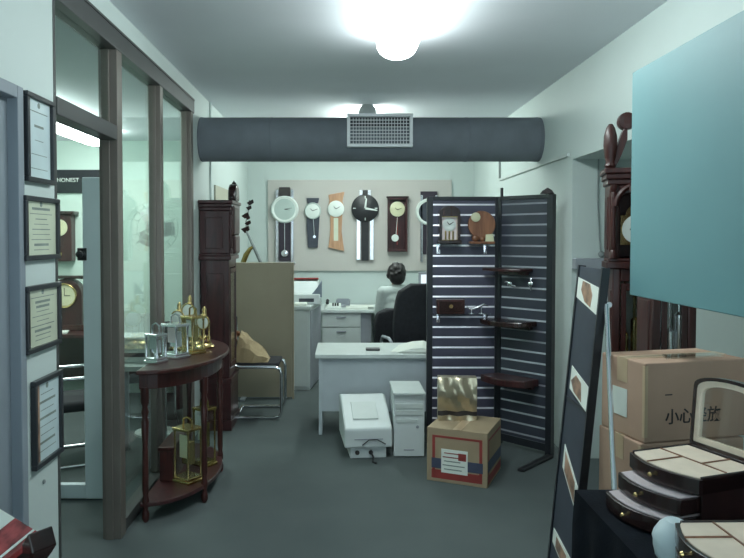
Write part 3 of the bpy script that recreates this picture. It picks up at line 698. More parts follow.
def carriage(label, loc, rz, w, h, face='dial_white', frame='brass'):
    t = thing('carriage_clock', label, 'clock', loc, rz, 'brass clocks on the console table')
    q = w/2
    g = G(); g.box(-q*1.12,q*1.12,-q*1.0,q*1.0,0,.018).box(-q,q,-q*.9,q*.9,.018,.035); obj('base', g, frame, t, .003)
    for sx in (-1, 1):
        for sy in (-1, 1): obj('pillar', G().lathe([(.009,0),(.009,.01),(.006,.02),(.006,h-.09),(.009,h-.08),(.009,h-.07)], (sx*q*.88, sy*q*.78, .035), 'z', 10), frame, t, smooth=True)
    obj('top_plate', G().box(-q*1.05,q*1.05,-q*.95,q*.95,h-.035,h-.018), frame, t, .003)
    obj('glass_case', B(-q*.84,q*.84,-q*.74,q*.74,.036,h-.036), 'crystal', t)
    obj('dial', G().box(-q*.6,q*.6,-q*.45,-q*.42,h*.42,h*.82).lathe([(q*.5,0),(q*.5,.004)], (0,-q*.45,h*.63), 'y', 20), face, t)
    obj('movement', B(-q*.5,q*.5,-q*.3,q*.4,h*.3,h*.7), frame, t, .003)
    g = G(); g.tube([(-q*.6,0,h-.018),(-q*.55,0,h+.03),(0,0,h+.045),(q*.55,0,h+.03),(q*.6,0,h-.018)], .006, 8); obj('handle', g, frame, t, smooth=True)
    return t
def anniv(label, loc, h, r=.06):
    t = thing('anniversary_clock', label, 'clock', loc, -.4, 'brass clocks on the console table')
    obj('base', G().lathe([(r,0),(r*1.05,.012),(r*.8,.025),(r*.75,.035)], n=22), 'brass', t, smooth=True)
    for s in (-1, 1): obj('pillar', G().lathe([(.007,0),(.010,.02),(.005,.05),(.006,h*.55),(.009,h*.6)], (s*r*.6,0,.035), 'z', 10), 'brass', t, smooth=True)
    obj('dial', G().lathe([(r*.75,0),(r*.78,.01),(r*.55,.014)], (0,-.01,h*.72), 'y', 22), ['dial_white'], t, smooth=True)
    obj('bezel', G().tube([(r*.78*math.cos(a),-.02,h*.72+r*.78*math.sin(a)) for a in [2*PI*i/22 for i in range(23)]], .006, 8), 'brass', t, smooth=True)
    obj('crest', G().lathe([(.02,0),(.012,.02),(.016,.035),(.004,.06)], (0,0,h*.72+r*.78), 'z', 12), 'brass', t, smooth=True)
    g = G(); g.cyl((0,0,.08),(0,0,h*.6),.003,6)
    for k in range(4): a = k*PI/2+.5; g.ball((.03*math.cos(a),.03*math.sin(a),.07),.014,n=10)
    obj('pendulum', g, 'brass', t, smooth=True)
    return t
ZT = .921
carriage('silvery glass sided clock at the near end of the console table', (-1.155, 4.33, ZT), -.5, .10, .20, 'dial_grey', 'silver')
carriage('square clock with a bright pinkish white dial on the console table', (-1.075, 4.50, ZT), -.55, .13, .24, 'pink_face', 'silver')
anniv('clear brass clock with round dial at the back of the console table', (-1.125, 4.83, ZT), .30, .07)
anniv('tall brass pillar clock against the glass on the console table', (-1.10, 5.05, ZT), .34, .07)
carriage('gold framed glass sided clock in the middle of the console table', (-1.0, 4.68, ZT), -.7, .12, .27, 'dial_white', 'brass')
anniv('small gold clock with hanging balls in front of the rosewood clock', (-.97, 4.92, ZT), .25, .065)
# clocks on the lower shelf
carriage('tall gold carriage clock standing on the lower shelf of the console table', (-1.0, 4.50, .12), -.6, .14, .37, 'dial_cream', 'brass')
carriage('dark topped brass clock further back on the lower shelf', (-.955, 4.82, .12), -.6, .12, .42, 'dial_white', 'green_felt')

# ------------------------------------------------------------------ reception desk
yd0, yd1 = 5.95, 6.6
t = thing('reception_desk', 'pale office desk with panel front beside the slat stand', 'desk', (0, yd0, 0))
obj('desk_top', B(X(315,yd0), .98, -.02, yd1-yd0, .665, .70), 'office_white', t, .005)
obj('front_panel', B(X(321,yd0), .94, .03, .05, .20, .665), 'desk_panel', t, .003)
obj('side_panel', B(X(318.5,yd0), X(322,yd0), .02, .60, 0, .665), 'desk_panel', t, .003)
obj('side_panel', B(.93, .96, .02, .60, 0, .665), 'desk_panel', t, .003)
tag(obj('mobile_phone', B(X(366,6.15), X(380,6.15), 6.12, 6.20, .7005, .72), 'black', bevel=.006), 'small black handset lying on the reception desk', 'phone')
tag(obj('paper_sheet', G().prism([(.42,6.05,.7005),(.70,6.02,.7005),(.72,6.28,.7005),(.50,6.34,.7005)], (0,0,.004)), 'paper'), 'flat white sheet on the reception desk beside the black handset', 'paper')
g = G(); g.prism([(.47,6.0,.706),(.74,5.99,.706),(.76,5.99,.722),(.70,6.0,.745),(.60,6.0,.738)], (.04,.34,.014)); tag(obj('paper_stack', g, 'paper'), 'curled pile of white papers at the right end of the reception desk', 'papers')
# beige wedge shaped printer on the floor
t = thing('laser_printer', 'bulky off white printer with sloping top on the floor before the desk', 'printer', (X(368.5, 5.40), 5.31, 0), .09)
g = G(); g.prism([(-.185,0,.085),(-.185,.50,.085),(-.185,.50,.395),(-.185,.40,.41),(-.185,.0,.235)], (.37,0,0)); obj('housing', g, 'pc_beige', t, .014)
g = G(); g.prism([(-.11,.10,.281),(-.11,.30,.369),(-.11,.30,.376),(-.11,.10,.288)], (.20,0,0)); obj('paper_ramp', g, 'office_white', t, .006)
obj('base', B(-.14,.14,.03,.44,0,.085), 'pc_beige', t, .006)
obj('front_slot', B(-.11,.11,-.004,.0,.15,.158), 'office_grey', t)
g = G(); g.lathe([(.017,0),(.017,.012)], (-.085,.03,.045), 'y', 14); g.lathe([(.017,0),(.017,.012)], (.02,.03,.045), 'y', 14); obj('port', g, 'ink_dark', t)
obj('cable', G().tube([(.02,.02,.045),(.03,-.04,.03),(.02,-.09,.008),(.04,-.12,.007)], .007, 8), 'black', t, smooth=True)
obj('lead', G().tube([(-.05,-.006,.11),(.0,-.012,.15),(.06,-.012,.155),(.13,-.006,.115)], .004, 8), 'black', t, smooth=True)
# tower pc
t = thing('computer_tower', 'off white computer tower standing between the printer and the slat stand', 'computer', (X(409, 5.40), 5.35, 0))
w_ = .118
obj('case', B(-w_, w_, .0, .42, .008, .49), 'pc_beige', t, .006)
obj('top_cover', B(-w_-.006, w_+.006, -.03, .43, .49, .507), 'office_white', t, .004)
g = G(); g.box(-w_+.012, w_-.012, -.008, 0, .38, .42).box(-w_+.012, w_-.012, -.008, 0, .33, .37).box(-w_+.02, w_-.05, -.006, 0, .27, .30); obj('drive_bay', g, 'office_white', t, .003)
obj('power_button', G().lathe([(.012,0),(.012,.008),(.008,.01)], (.065,0,.24), 'y', 14), 'office_grey', t)
obj('badge', B(-.04,.04,-.003,0,.055,.065), 'office_grey', t)
for s in (-1, 1): obj('foot', B(s*.08-.02, s*.08+.02, .03, .39, 0, .008), 'black', t)

# ------------------------------------------------------------------ person and chairs
def capsule(g, pts, rs):
    for (a, b), (r0, r1) in zip(zip(pts, pts[1:]), zip(rs, rs[1:])):
        a, b = Vector(a), Vector(b)
        g._u = None; g.tube([a, b], [r0, r1], 14)
    for p, r in zip(pts, rs): g.ball(p, r, n=14)
def organic(name, g, m, parent, vox, sm=4):
    o = obj(name, g, m, parent)
    r = o.modifiers.new('remesh', 'REMESH'); r.mode = 'VOXEL'; r.voxel_size = vox; r.use_smooth_shade = True
    s = o.modifiers.new('smooth', 'SMOOTH'); s.factor = .5; s.iterations = sm
    return o
px_, py_ = .615, 7.80
pe = thing('person', 'person with short black hair and pale shirt seated facing the back desk', 'person', (px_, py_, 0), .12)
g = G()
g.ball((0,0,.56), .15, (1.1,.85,.8)); g.ball((0,0,.70), .14, (1.0,.75,1.0)); g.ball((0,.0,.88), .155, (1.05,.72,1.0)); g.ball((0,.01,1.0), .15, (1.1,.66,.7))
capsule(g, [(0,.0,1.02),(0,.02,1.14),(0,.035,1.19)], [.075,.055,.055])
g.ball((0,.05,1.275), .100, (.84,.98,1.08), 18); g.ball((0,.085,1.22), .066, (.86,.85,.8))      # skull and jaw
g.ball((0,.152,1.25), .016, (.8,1,1.2)); 
for s in (-1, 1):
    g.ball((s*.086,.045,1.262), .024, (.35,.7,1.2))
    capsule(g, [(s*.165,.0,1.075),(s*.195,.03,.83),(s*.16,.30,.79),(s*.14,.36,.815)], [.060,.046,.036,.027])
    g.ball((s*.135,.41,.825), .038, (1.0,1.1,.42))
    for k, (dx, ln) in enumerate(((-.027,.06),(-.009,.07),(.009,.066),(.027,.052))):
        a = Vector((s*.135+dx, .435, .826)); capsule(g, [a, a+Vector((0,ln*.55,.008)), a+Vector((0,ln,-.010))], [.0105,.0095,.008])
    a = Vector((s*.135-s*.03, .40, .823)); capsule(g, [a, a+Vector((-s*.022,.025,0)), a+Vector((-s*.026,.05,-.008))], [.012,.010,.009])
    capsule(g, [(s*.09,.0,.56),(s*.11,.40,.54),(s*.11,.42,.12),(s*.11,.40,.06),(s*.115,.55,.04)], [.088,.060,.040,.042,.036])
organic('body', g, 'skin', pe, .0085, 3)
g = G()
for s in (-1, 1): g.ball((s*.032,.141,1.287), .0125)
obj('eyes', g, 'eye', pe, smooth=True)
obj('mouth', G().ball((0,.142,1.205), .022, (1,.35,.3)), 'lip', pe, smooth=True)
g = G(); g.ball((0,.030,1.298), .118, (.90,.96,1.0), 18); g.ball((0,-.01,1.255), .098, (.96,.8,.95))
for s in (-1, 1): g.ball((s*.080,.025,1.275), .032, (.6,1.2,1.4))
rr = random.Random(12)
for k in range(46):
    a, e = rr.uniform(0, 2*PI), rr.uniform(-.3, 1.3)
    d = Vector((math.cos(a)*math.cos(e), math.sin(a)*math.cos(e), math.sin(e)))
    if d.y > .45 and d.z < .5: continue
    g.ball((d.x*.092, .022+d.y*.100, 1.288+d.z*.105), rr.uniform(.018, .030), (1, 1, rr.uniform(.8, 1.4)), 10)
organic('hair', g, 'hair', pe, .008, 1)
g = G()
g.ball((0,0,.64), .165, (1.0,.8,.8)); g.ball((0,0,.74), .155, (1.0,.76,1.0)); g.ball((0,.0,.88), .166, (1.06,.74,1.0)); g.ball((0,.01,1.0), .158, (1.14,.68,.72))
capsule(g, [(-.12,.0,1.085),(0,.0,1.10),(.12,.0,1.085)], [.07,.075,.07]); capsule(g, [(0,.0,1.08),(0,.012,1.135)], [.08,.062])
for s in (-1, 1): capsule(g, [(s*.155,.0,1.085),(s*.197,.03,.84),(s*.175,.24,.795)], [.072,.060,.048])
organic('shirt', g, 'shirt', pe, .012, 4)
g = G(); g.ball((0,0,.56), .163, (1.08,.9,.78))
for s in (-1, 1): capsule(g, [(s*.09,.0,.56),(s*.11,.40,.54),(s*.11,.42,.13)], [.096,.070,.052])
organic('trousers', g, 'trouser', pe, .012, 4)
for s in (-1, 1):
    g = G(); g.ball((s*.11,.40,.055), .045, (1,1.1,1.1)); g.ball((s*.115,.50,.040), .045, (1,1.9,.85)); g.box(s*.11-.04, s*.11+.04, .36, .57, .0, .02)
    obj('shoe', g, 'black', pe, smooth=True)

def swivel(label, loc, rz, bw, bh0, bh1, arms, group, tilt=.1, sz=.46):
    t = thing('office_chair', label, 'chair', loc, rz, group)      # faces local +y
    g = G(); g.M = Matrix.Translation((0,0,sz)); g.box(-.24,.24,-.2,.26,-.09,0); obj('seat', g, 'black_fab', t, .04, True, 4)
    g = G(); n = 10; rows = []
    for i in range(n+1):
        u = i/n; z = bh0+(bh1-bh0)*u; ww = bw*(.86+.14*math.sin(PI*min(1, u*1.1)))*(1 if u < .86 else math.sqrt(max(.1, 1-((u-.86)/.16)**2)))
        rows.append([(x*ww, -.25-tilt*(z-bh0)-.05*(1-(x*x))*0+.05*x*x-(.05 if side else -.04), z) for side in (0, 1) for x in ([-1,-.8,-.4,0,.4,.8,1] if not side else [1,.8,.4,0,-.4,-.8,-1])])
    vr = [[g.v(p) for p in r] for r in rows]
    for a, b in zip(vr, vr[1:]):
        for k in range(len(a)): g.face([a[k], a[(k+1) % len(a)], b[(k+1) % len(a)], b[k]])
    g.face(vr[0][::-1]); g.face(vr[-1])
    obj('backrest', g, 'black_fab', t, .02, True, 3)
    obj('back_bracket', G().tube([(0,-.18,sz-.06),(0,-.30,sz-.02),(0,-.32,bh0+.15)], .025, 10), 'black', t, smooth=True)
    obj('gas_column', G().cyl((0,0,.10),(0,0,sz-.08),.028,14), 'black', t)
    for k in range(5):
        a = 2*PI*k/5+.3; c, s = math.cos(a), math.sin(a)
        lg = obj('base_leg', G().tube([(0,0,.11),(.28*c,.28*s,.075)], [.028,.018], 10), 'black', t, smooth=True)
        obj('caster', G().cyl((.28*c-.02*s,.28*s+.02*c,.03),(.28*c+.02*s,.28*s-.02*c,.03),.03,14), 'black', lg)
    if arms:
        for s in (-1, 1):
            obj('armrest', G().tube([(s*.26,-.22,sz-.05),(s*.30,-.20,sz+.1),(s*.30,-.16,sz+.20),(s*.30,-.08,sz+.225),(s*.30,.14,sz+.215),(s*.30,.2,sz+.16),(s*.27,.16,sz-.04)], .017, 10), 'office_grey', t, smooth=True)
    return t
swivel('black swivel chair the seated person is sitting on', (.53, 7.80, 0), .25, .25, .50, .93, False, 'black swivel chairs', .05, .445)
swivel('high backed black executive chair empty behind the reception desk', (.745, 7.12, 0), .22, .30, .50, 1.245, True, 'black swivel chairs', .06)

# ------------------------------------------------------------------ slatwall display stand
st = thing('slatwall_stand', 'dark navy slatted display stand of two hinged panels with silver grooves', 'display stand', (0, 0, 0))
Apt, Bpt, Cpt = Vector((X(427,5.75), 5.75, 0)), Vector((X(498,5.75), 5.75, 0)), Vector((X(553.5,5.38), 5.38, 0))
ZTOP = 2.03
def slat_panel(p, q, name, lbl, i0=.046, i1=.026, ins='insert'):
    L = (q-p).length; a = math.atan2(q.y-p.y, q.x-p.x)
    Mx = Matrix.Translation(p) @ Matrix.Rotation(a, 4, 'Z')
    e = bpy.data.objects.new(name, None); COL.objects.link(e); e.parent = st; e.matrix_local = Mx
    g = G(); g.box(0,i0,-.018,.035,.0,ZTOP).box(L-i1,L,-.018,.035,.0,ZTOP).box(i0,L-i1,-.018,.035,ZTOP-.03,ZTOP).box(i0,L-i1,-.018,.035,.03,.09)
    obj('panel_frame', g, 'black_frame', e, .003)
    g = G(); g.box(i0,L-i1,.010,.03,.09,ZTOP-.03); z = ZTOP-.03; n = 0
    pitch = .0838; zz = Z(204.7, 5.75)
    tops = []
    while zz > .12: tops.append(zz); zz -= pitch
    prev = ZTOP-.03
    for zg in tops: g.box(i0,L-i1,-.008,.010,zg+.007,prev); prev = zg-.007
    g.box(i0,L-i1,-.008,.010,.09,prev)
    obj('slat_board', g, 'navy' if ins == 'insert' else 'navy_shaded', e)
    g = G()
    for zg in tops: g.prism([(i0+.002,-.0095,zg-.0075),(i0+.002,-.0050,zg+.0075),(i0+.002,.009,zg+.0075),(i0+.002,.009,zg-.0075)], (L-i0-i1-.004,0,0))
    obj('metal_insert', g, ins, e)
    return e, tops
e1, tops = slat_panel(Apt, Bpt, 'slat_panel', '')
e2, _ = slat_panel(Bpt+Vector((.006,-.004,0)), Cpt, 'slat_panel', '', .03, .05, 'insert_shaded')
obj('top_knob', G().cyl((X(501.5,5.72),5.72,ZTOP-.01),(X(501.5,5.72),5.72,ZTOP+.07),.012,10), 'black', st)
g = G(); g.prism([(1.59,5.38,.0),(1.63,5.34,.0),(1.31,5.0,.0),(1.27,5.03,.0)], (0,0,.022)); obj('base_foot', g, 'black', st, .006)
g = G(); g.prism([(.70,5.72,.0),(.75,5.72,.0),(.75,5.44,.0),(.70,5.44,.0)], (0,0,.03)); obj('base_foot', g, 'black', st, .006)
tag(obj('dark_ornament', G().prism([(1.52,5.40,ZTOP+.0),(1.62,5.36,ZTOP+.0),(1.60,5.366,ZTOP+.03),(1.57,5.375,ZTOP+.05),(1.54,5.39,ZTOP+.03)], (.012,.014,0)), 'darkwood', bevel=.004), 'small dark carved piece on top of the slat stand right corner', 'ornament')

YS = 5.742   # front surface of the left panel
def shelf(label, px0, px1, py, dep, m='crystal'):
    t = thing('display_shelf', label, 'shelf', (X((px0+px1)/2, YS-dep/2), YS, Z(py, YS-dep)), 0, 'shelves hooked on the slat stand')
    w = (X(px1, YS-dep)-X(px0, YS-dep))/2
    obj('shelf_board', B(-w, w, -dep, -.014, -.012, 0), m, t, .002)
    for s in (-1, 1):
        g = G(); g.prism([(s*w*.8-.006,-.002,-.012),(s*w*.8-.006,-dep*.85,-.012),(s*w*.8-.006,-.002,-.075)], (.012,0,0)); g.box(s*w*.8-.014,s*w*.8+.014,-.010,0,-.08,0); obj('bracket', g, 'silver', t)
    return t
s1 = shelf('upper glass shelf with two clocks on the left slat panel', 433, 493, 244.0, .13)
z1 = s1.location.z
s2 = shelf('lower glass shelf with a dark red box clock on the left slat panel', 433, 493, 314.5, .13)
z2 = s2.location.z
YF = YS-.075
t = thing('mantel_clock', 'arch topped dark wooden clock with white dial on the upper glass shelf', 'clock', (X(449, YF), YF, z1+.001))
q = .085; hh = .25
obj('base', B(-q*1.1,q*1.1,-.05,.05,0,.03), 'darkwood', t, .006)
g = G(); g.prism([(-q,-.045,.03),(-q+.022,-.045,.03),(-q+.022,-.045,hh-.03),(q-.022,-.045,hh-.03),(q-.022,-.045,.03),(q,-.045,.03),(q,-.045,hh)]+[(q*math.cos(PI*i/10),-.045,hh+.055*math.sin(PI*i/10)) for i in range(1,10)]+[(-q,-.045,hh)], (0,.09,0)); obj('case', g, 'darkwood', t, .003)
obj('back', B(-q+.022,q-.022,.0,.04,.03,hh-.03), 'brass', t)
obj('dial', G().lathe([(.052,.004),(.054,.012),(.047,.015)], (0,-.0,.155), 'y', 26), 'dial_white', t)
obj('face_plate', B(-q+.024,q-.024,-.004,0,.034,hh-.034), 'pink_face', t)
hands(t, -.7, .03, 1.0, .04, -.018, 'ink_dark'); 
for c in t.children:
    if c.name.startswith('hands'): c.location.z = .155
for c in (-.03, 0, .03): obj('movement_pillar', G().lathe([(.007,0),(.007,.06),(.004,.07)], (c,-.015,.035), 'z', 8), 'brass', t)
t = thing('wooden_clock', 'round brown wooden plate clock with a small dial on the upper glass shelf', 'clock', (X(481.5, YF), YF, z1+.001))
obj('base', G().box(-.10,.10,-.045,.045,0,.02), 'walnut', t, .005)
obj('plate', G().lathe([(.108,-.01),(.112,0),(.108,.012)], (0,-.0,.155), 'y', 34), 'walnut', t, smooth=True)
obj('small_dial', G().lathe([(.036,.012),(.038,.022),(.03,.026)], (-.052,0,.215), 'y', 20), 'dial_cream', t, smooth=True)
obj('ornament', G().ball((-.055,-.025,.045), .03, (1,.6,.9)).ball((.0,-.025,.04), .022, (1,.6,.9)), 'walnut', t, smooth=True)
obj('card', G().prism([(.025,-.03,.02),(.095,-.03,.02),(.09,-.02,.08),(.03,-.02,.075)], (0,.004,0)), 'dial_cream', t)
t = thing('box_clock', 'low dark red wooden box clock on the lower glass shelf', 'clock', (X(450.5, YF), YF, z2+.001))
obj('case', B(-.112,.112,-.045,.045,0,.115), 'mahogany', t, .005)
obj('face_panel', B(-.095,.095,-.049,-.045,.014,.10), 'darkwood', t)
obj('dial', G().lathe([(.016,0),(.016,.003)], (.0,-.049,.062), 'y', 16), 'brass', t)
t = thing('silver_figure', 'small silver winged figure beside the dark red box clock', 'ornament', (X(478, YF), YF, z2+.001))
g = G(); g.tube([(-.09,0,.055),(-.05,0,.035),(0,0,.05),(.05,0,.075),(.085,0,.06)], [.004,.009,.014,.010,.004], 8).tube([(-.05,0,.034),(-.05,0,.004)], .006, 8).tube([(.03,0,.064),(.03,0,.004)], .006, 8).lathe([(.03,0),(.03,.006)], (-.05,0,0), 'z', 14).lathe([(.03,0),(.03,.006)], (.03,0,0), 'z', 14)
obj('figure', g, 'silver', t, smooth=True)
# wooden shelves on the angled panel
ang = math.atan2(Cpt.y-Bpt.y, Cpt.x-Bpt.x); Lr = (Cpt-Bpt).length
def rshelf(label, u0, u1, z, dep, m, th=.03, sk=.06):
    p = Bpt+(Cpt-Bpt).normalized()*((u0+u1)/2)
    t = thing('wooden_shelf', label, 'shelf', (p.x, p.y, z), ang, 'shelves hooked on the slat stand')
    w = (u1-u0)/2; yf = -.019
    g = G(); n = 14
    pts = [(w-sk*.4-(2*w+sk*.6)*i/n, yf-dep*(.72+.28*math.sin(PI*i/n)), 0) for i in range(n+1)]
    g.prism([(-w,yf,0),(w,yf,0)]+pts, (0,0,th)); obj('shelf_board', g, m, t, .006)
    obj('under_rail', B(-w*.8,w*.8,yf-.05,yf,-.03,0), m, t, .004)
    return t, p
t, p = rshelf('top dark wooden shelf on the angled slat panel with trinkets beneath', .02, .34, Z(271.5, 5.5), .20, 'rosewood', .022)
t, p = rshelf('middle glossy dark wooden shelf on the angled slat panel', .02, .38, Z(327, 5.45), .24, 'darkwood', .04)
t, p = rshelf('bottom dark red shelf on the angled slat panel', .02, .40, Z(387, 5.45), .22, 'rosewood', .055)
nrm = Vector((math.sin(ang), -math.cos(ang), 0))
def at_panel(u, off, z): 
    q = Bpt+(Cpt-Bpt).normalized()*u+nrm*off; return (q.x, q.y, z)
for u, z, lb, big in ((.14, Z(284,5.6), 'silver wristwatch hooked below the top wooden shelf near the hinge', 0), (.33, Z(284,5.48), 'silver wristwatch upright on the outer side of the angled panel', 1)):
    t = thing('wristwatch', lb, 'watch', at_panel(u, .028, z), ang, 'watches on the slat stand')
    obj('strap', G().tube([(-.05,0,.012),(-.025,-.008,.016),(.025,-.008,-.012),(.05,0,-.018)] if not big else [(0,0,.045),(0,-.008,.02),(0,-.008,-.02),(0,0,-.05)], .009, 8), 'silver', t, smooth=True)
    obj('watch_case', G().lathe([(.02,0),(.022,.008),(.016,.012)], (0,-.008,0), 'y', 18), 'silver', t, smooth=True)
    obj('peg', G().cyl((0,.024,.0),(0,-.008,.0),.004,8), 'silver', t)

# carton with red and blue print + foil pack
cp = thing('carton', 'cardboard carton with red and blue printed bands on the floor before the slat stand', 'carton', (X(487.5,4.72), 4.68, 0), -.42)
cw, cd, ch = .425, .45, .375
obj('box_body', B(-cw, 0, 0, cd, 0, ch), 'carton_floor', cp, .004)
g = G(); e = .0012
for (a0, a1, z0, z1) in ((-cw+.04, -.035, .31, .325), (-cw+.04, -cw+.06, .07, .31), (-.055, -.035, .07, .31), (-cw+.035, -.035, .025, .085)): g.box(a0, a1, -e, 0, z0, z1)
for (a0, a1, z0, z1) in ((.03, cd-.02, .31, .325), (.03, .05, .07, .31), (.02, cd-.01, .02, .075)): g.box(0, e, a0, a1, z0, z1)
obj('red_print', g, 'red', cp)
g = G()
g.box(-cw+.035, -.03, -e*1.3, 0, .095, .165); g.box(0, e*1.3, .02, cd-.005, .10, .175)
obj('blue_print', g, 'blue', cp)
lb = obj('label', B(-cw+.105, -.135, -.003, 0, .07, .235), 'paper', cp)
g = G()
for i in range(5):
    g.m(0 if i < 2 else 1).box(-cw+.115+(.0 if i % 2 else .01), -.145-.02*i % .05, -.0038, -.003, .205-.028*i, .212-.028*i)
g.m(0).box(-.20, -.145, -.0038, -.003, .165, .215)
obj('label_print', g, ['red', 'ink'], lb)
g = G(); g.box(-cw/2-.03, -cw/2+.03, -.001, cd+.001, ch, ch+.0012); obj('tape', g, 'tape', cp)
g = G(); rr = random.Random(3); nx, nz = 10, 9
t = thing('foil_pack', 'crumpled gold foil pack standing on the banded carton', 'foil pack', (X(457.5, 5.06), 5.06, ch+.002), -.08)
W = X(477,4.98)-X(438,4.98)
fr = [[g.v((-W/2+W*i/nx, -.045-.018*math.sin(i*1.3+j*.9)*(0<i<nx and 0<j<nz)-.03*(1-abs(2*j/nz-1.2))*(0<j<nz)+rr.uniform(-.003,.003), .0+.31*j/nz)) for i in range(nx+1)] for j in range(nz+1)]
bk = [[g.v((-W/2+W*i/nx, .045+rr.uniform(-.003,.003), .0+.31*j/nz)) for i in range(nx+1)] for j in range(nz+1)]
for A_ in (fr, bk):
    for j in range(nz):
        g.mi = 1 if j == 1 else 0
        for i in range(nx): g.face([A_[j][i], A_[j][i+1], A_[j+1][i+1], A_[j+1][i]])
g.mi = 0
for j in range(nz): g.face([fr[j][0], bk[j][0], bk[j+1][0], fr[j+1][0]]); g.face([fr[j][nx], bk[j][nx], bk[j+1][nx], fr[j+1][nx]])
for i in range(nx): g.face([fr[0][i], fr[0][i+1], bk[0][i+1], bk[0][i]]); g.face([fr[nz][i], fr[nz][i+1], bk[nz][i+1], bk[nz][i]])
obj('pack_body', g, ['foil', 'ink_dark'], t, smooth=True)

# ------------------------------------------------------------------ A frame photo panel
af = thing('photo_stand', 'tall dark leaning display panel with jewellery photos and a silver prop', 'display stand', (0,0,0))
def pp(u, z, off=0.0):      # u 0 = near edge (d 2.79), 1 = far edge
    y = 2.79+.28*u; x = .916+.0945*z
    n = Vector((-1, 0, .0945)).normalized()
    return Vector((x, y, z))+n*off
def quad(g, u0, u1, z0, z1, o0, o1):
    a = [pp(u0,z0,o0), pp(u1,z0,o0), pp(u1,z1,o0), pp(u0,z1,o0)]; n = Vector((-1,0,.0945)).normalized()*(o1-o0)
    return g.prism([tuple(k) for k in a], n)
obj('panel', quad(G(), 0, 1, 0.0, 1.57, 0, .022), 'panel_dark', af, .003)
g = G(); quad(g, -.02, .03, .0, 1.575, -.004, .028); quad(g, .97, 1.02, .0, 1.575, -.004, .028); obj('edge_strip', g, 'black_frame', af)
obj('panel_seam', quad(G(), .03, .97, .985, 1.0, .022, .024), 'black_frame', af)
def photo(name, u0, u1, zs, mset, blob):
    a = [pp(u0,zs[0],.0225), pp(u1,zs[1],.0225), pp(u1,zs[2],.0225), pp(u0,zs[3],.0225)]
    ax = Vector((-1,0,.0945))
    o = obj(name, G().prism([tuple(k) for k in a], ax*.002), 'paper', af)
    def bil(u, v):
        lo = a[0]+(a[1]-a[0])*u; hi = a[3]+(a[2]-a[3])*u
        return lo+(hi-lo)*v+ax*.002
    b = [tuple(bil(u, v)) for u, v in blob]
    obj('picture', G().prism(b, ax*.001), mset, o)
photo('photo_sheet', .03, .97, (1.382, 1.435, 1.522, 1.492), 'photo_brown', ((.32,.08),(.60,.12),(.80,.5),(.76,.95),(.42,.97),(.28,.6)))
photo('photo_sheet', .06, .85, (.99, 1.04, 1.14, 1.09), 'photo_brown', ((.30,.1),(.75,.1),(.95,.4),(.7,.85),(.4,.8)))
photo('photo_sheet', .06, .80, (.58, .70, .80, .68), 'photo_brown', ((.15,.1),(.85,.1),(.9,.85),(.2,.85)))
photo('photo_sheet', .08, .90, (.30, .36, .42, .39), 'photo_brown', ((.2,.1),(.8,.1),(.8,.8),(.2,.8)))
obj('prop_rod', G().cyl((1.055, 2.785, 1.43), (.874, 2.10, .008), .010, 12), 'silver', af)
obj('prop_hinge', G().cyl((1.064, 2.78, 1.43), (1.064, 3.06, 1.43), .012, 10), 'silver', af)

# ------------------------------------------------------------------ teal board on wall brackets
tb = thing('teal_board', 'large plain teal board fixed out from the right wall', 'board', (1.15, 0, 0))
obj('board_face', B(0, .03, 1.45, 2.795, Z(295, 2.795), Z(74, 2.795)), 'teal', tb, .004)
for yy in (1.8, 2.55): obj('bracket', B(.03, XR-1.152, yy-.02, yy+.02, 2.10, 2.14), 'office_grey', tb)

# ------------------------------------------------------------------ carton stack on the right
def stackbox(label, z0, z1, w, dpt, dx, rz, marks):
    t = thing('carton', label, 'carton', (1.09+dx, 2.50+.004, z0), rz, 'brown cartons stacked behind the black table')
    h = z1-z0
    obj('box_body', B(0, w, 0, dpt, 0, h), 'carton', t, .005)
    g = G(); g.box(-.0012, w+.001, dpt/2-.03, dpt/2+.03, h, h+.0012); g.box(-.0013, 0, dpt/2-.03, dpt/2+.03, h-.09, h); obj('tape', g, 'tape', t)
    obj('flap_seam', G().box(.0, w, dpt/2-.002, dpt/2+.002, h+.0012, h+.0016), 'ink', t)
    obj('corner_tape', G().box(-.0015, .012, -.0015, 0, .02, h-.01).box(-.0015, 0, 0, .012, .02, h-.01), 'tape', t)
    if marks:
        text_mesh('lettering', '小心轻放', .060, 'ink_dark', t, (.205, -.0012, h*.30), (PI/2, 0, 0), .0008, .0006)
        obj('print_mark', B(.085, .115, -.001, 0, h*.585, h*.60), 'ink_dark', t)
        obj('label', B(-.002, 0, .10, .20, .07, .175), 'paper', t)
    return t
stackbox('top brown carton with black Chinese handling characters beside the teal board', .955, 1.245, .44, .26, 0, .24, True)
stackbox('second brown carton directly under the lettered one', .485, .953, .43, .27, -.012, .20, False)
stackbox('bottom brown carton on the floor behind the black table', .002, .483, .43, .27, -.005, .22, False)
tag(obj('clear_wrap', G().prism([(1.20,2.58,1.2475),(1.45,2.64,1.2475),(1.44,2.70,1.2475),(1.22,2.66,1.2475)], (0,0,.006)), 'pane'), 'thin clear plastic wrap lying on the lettered carton', 'wrap')

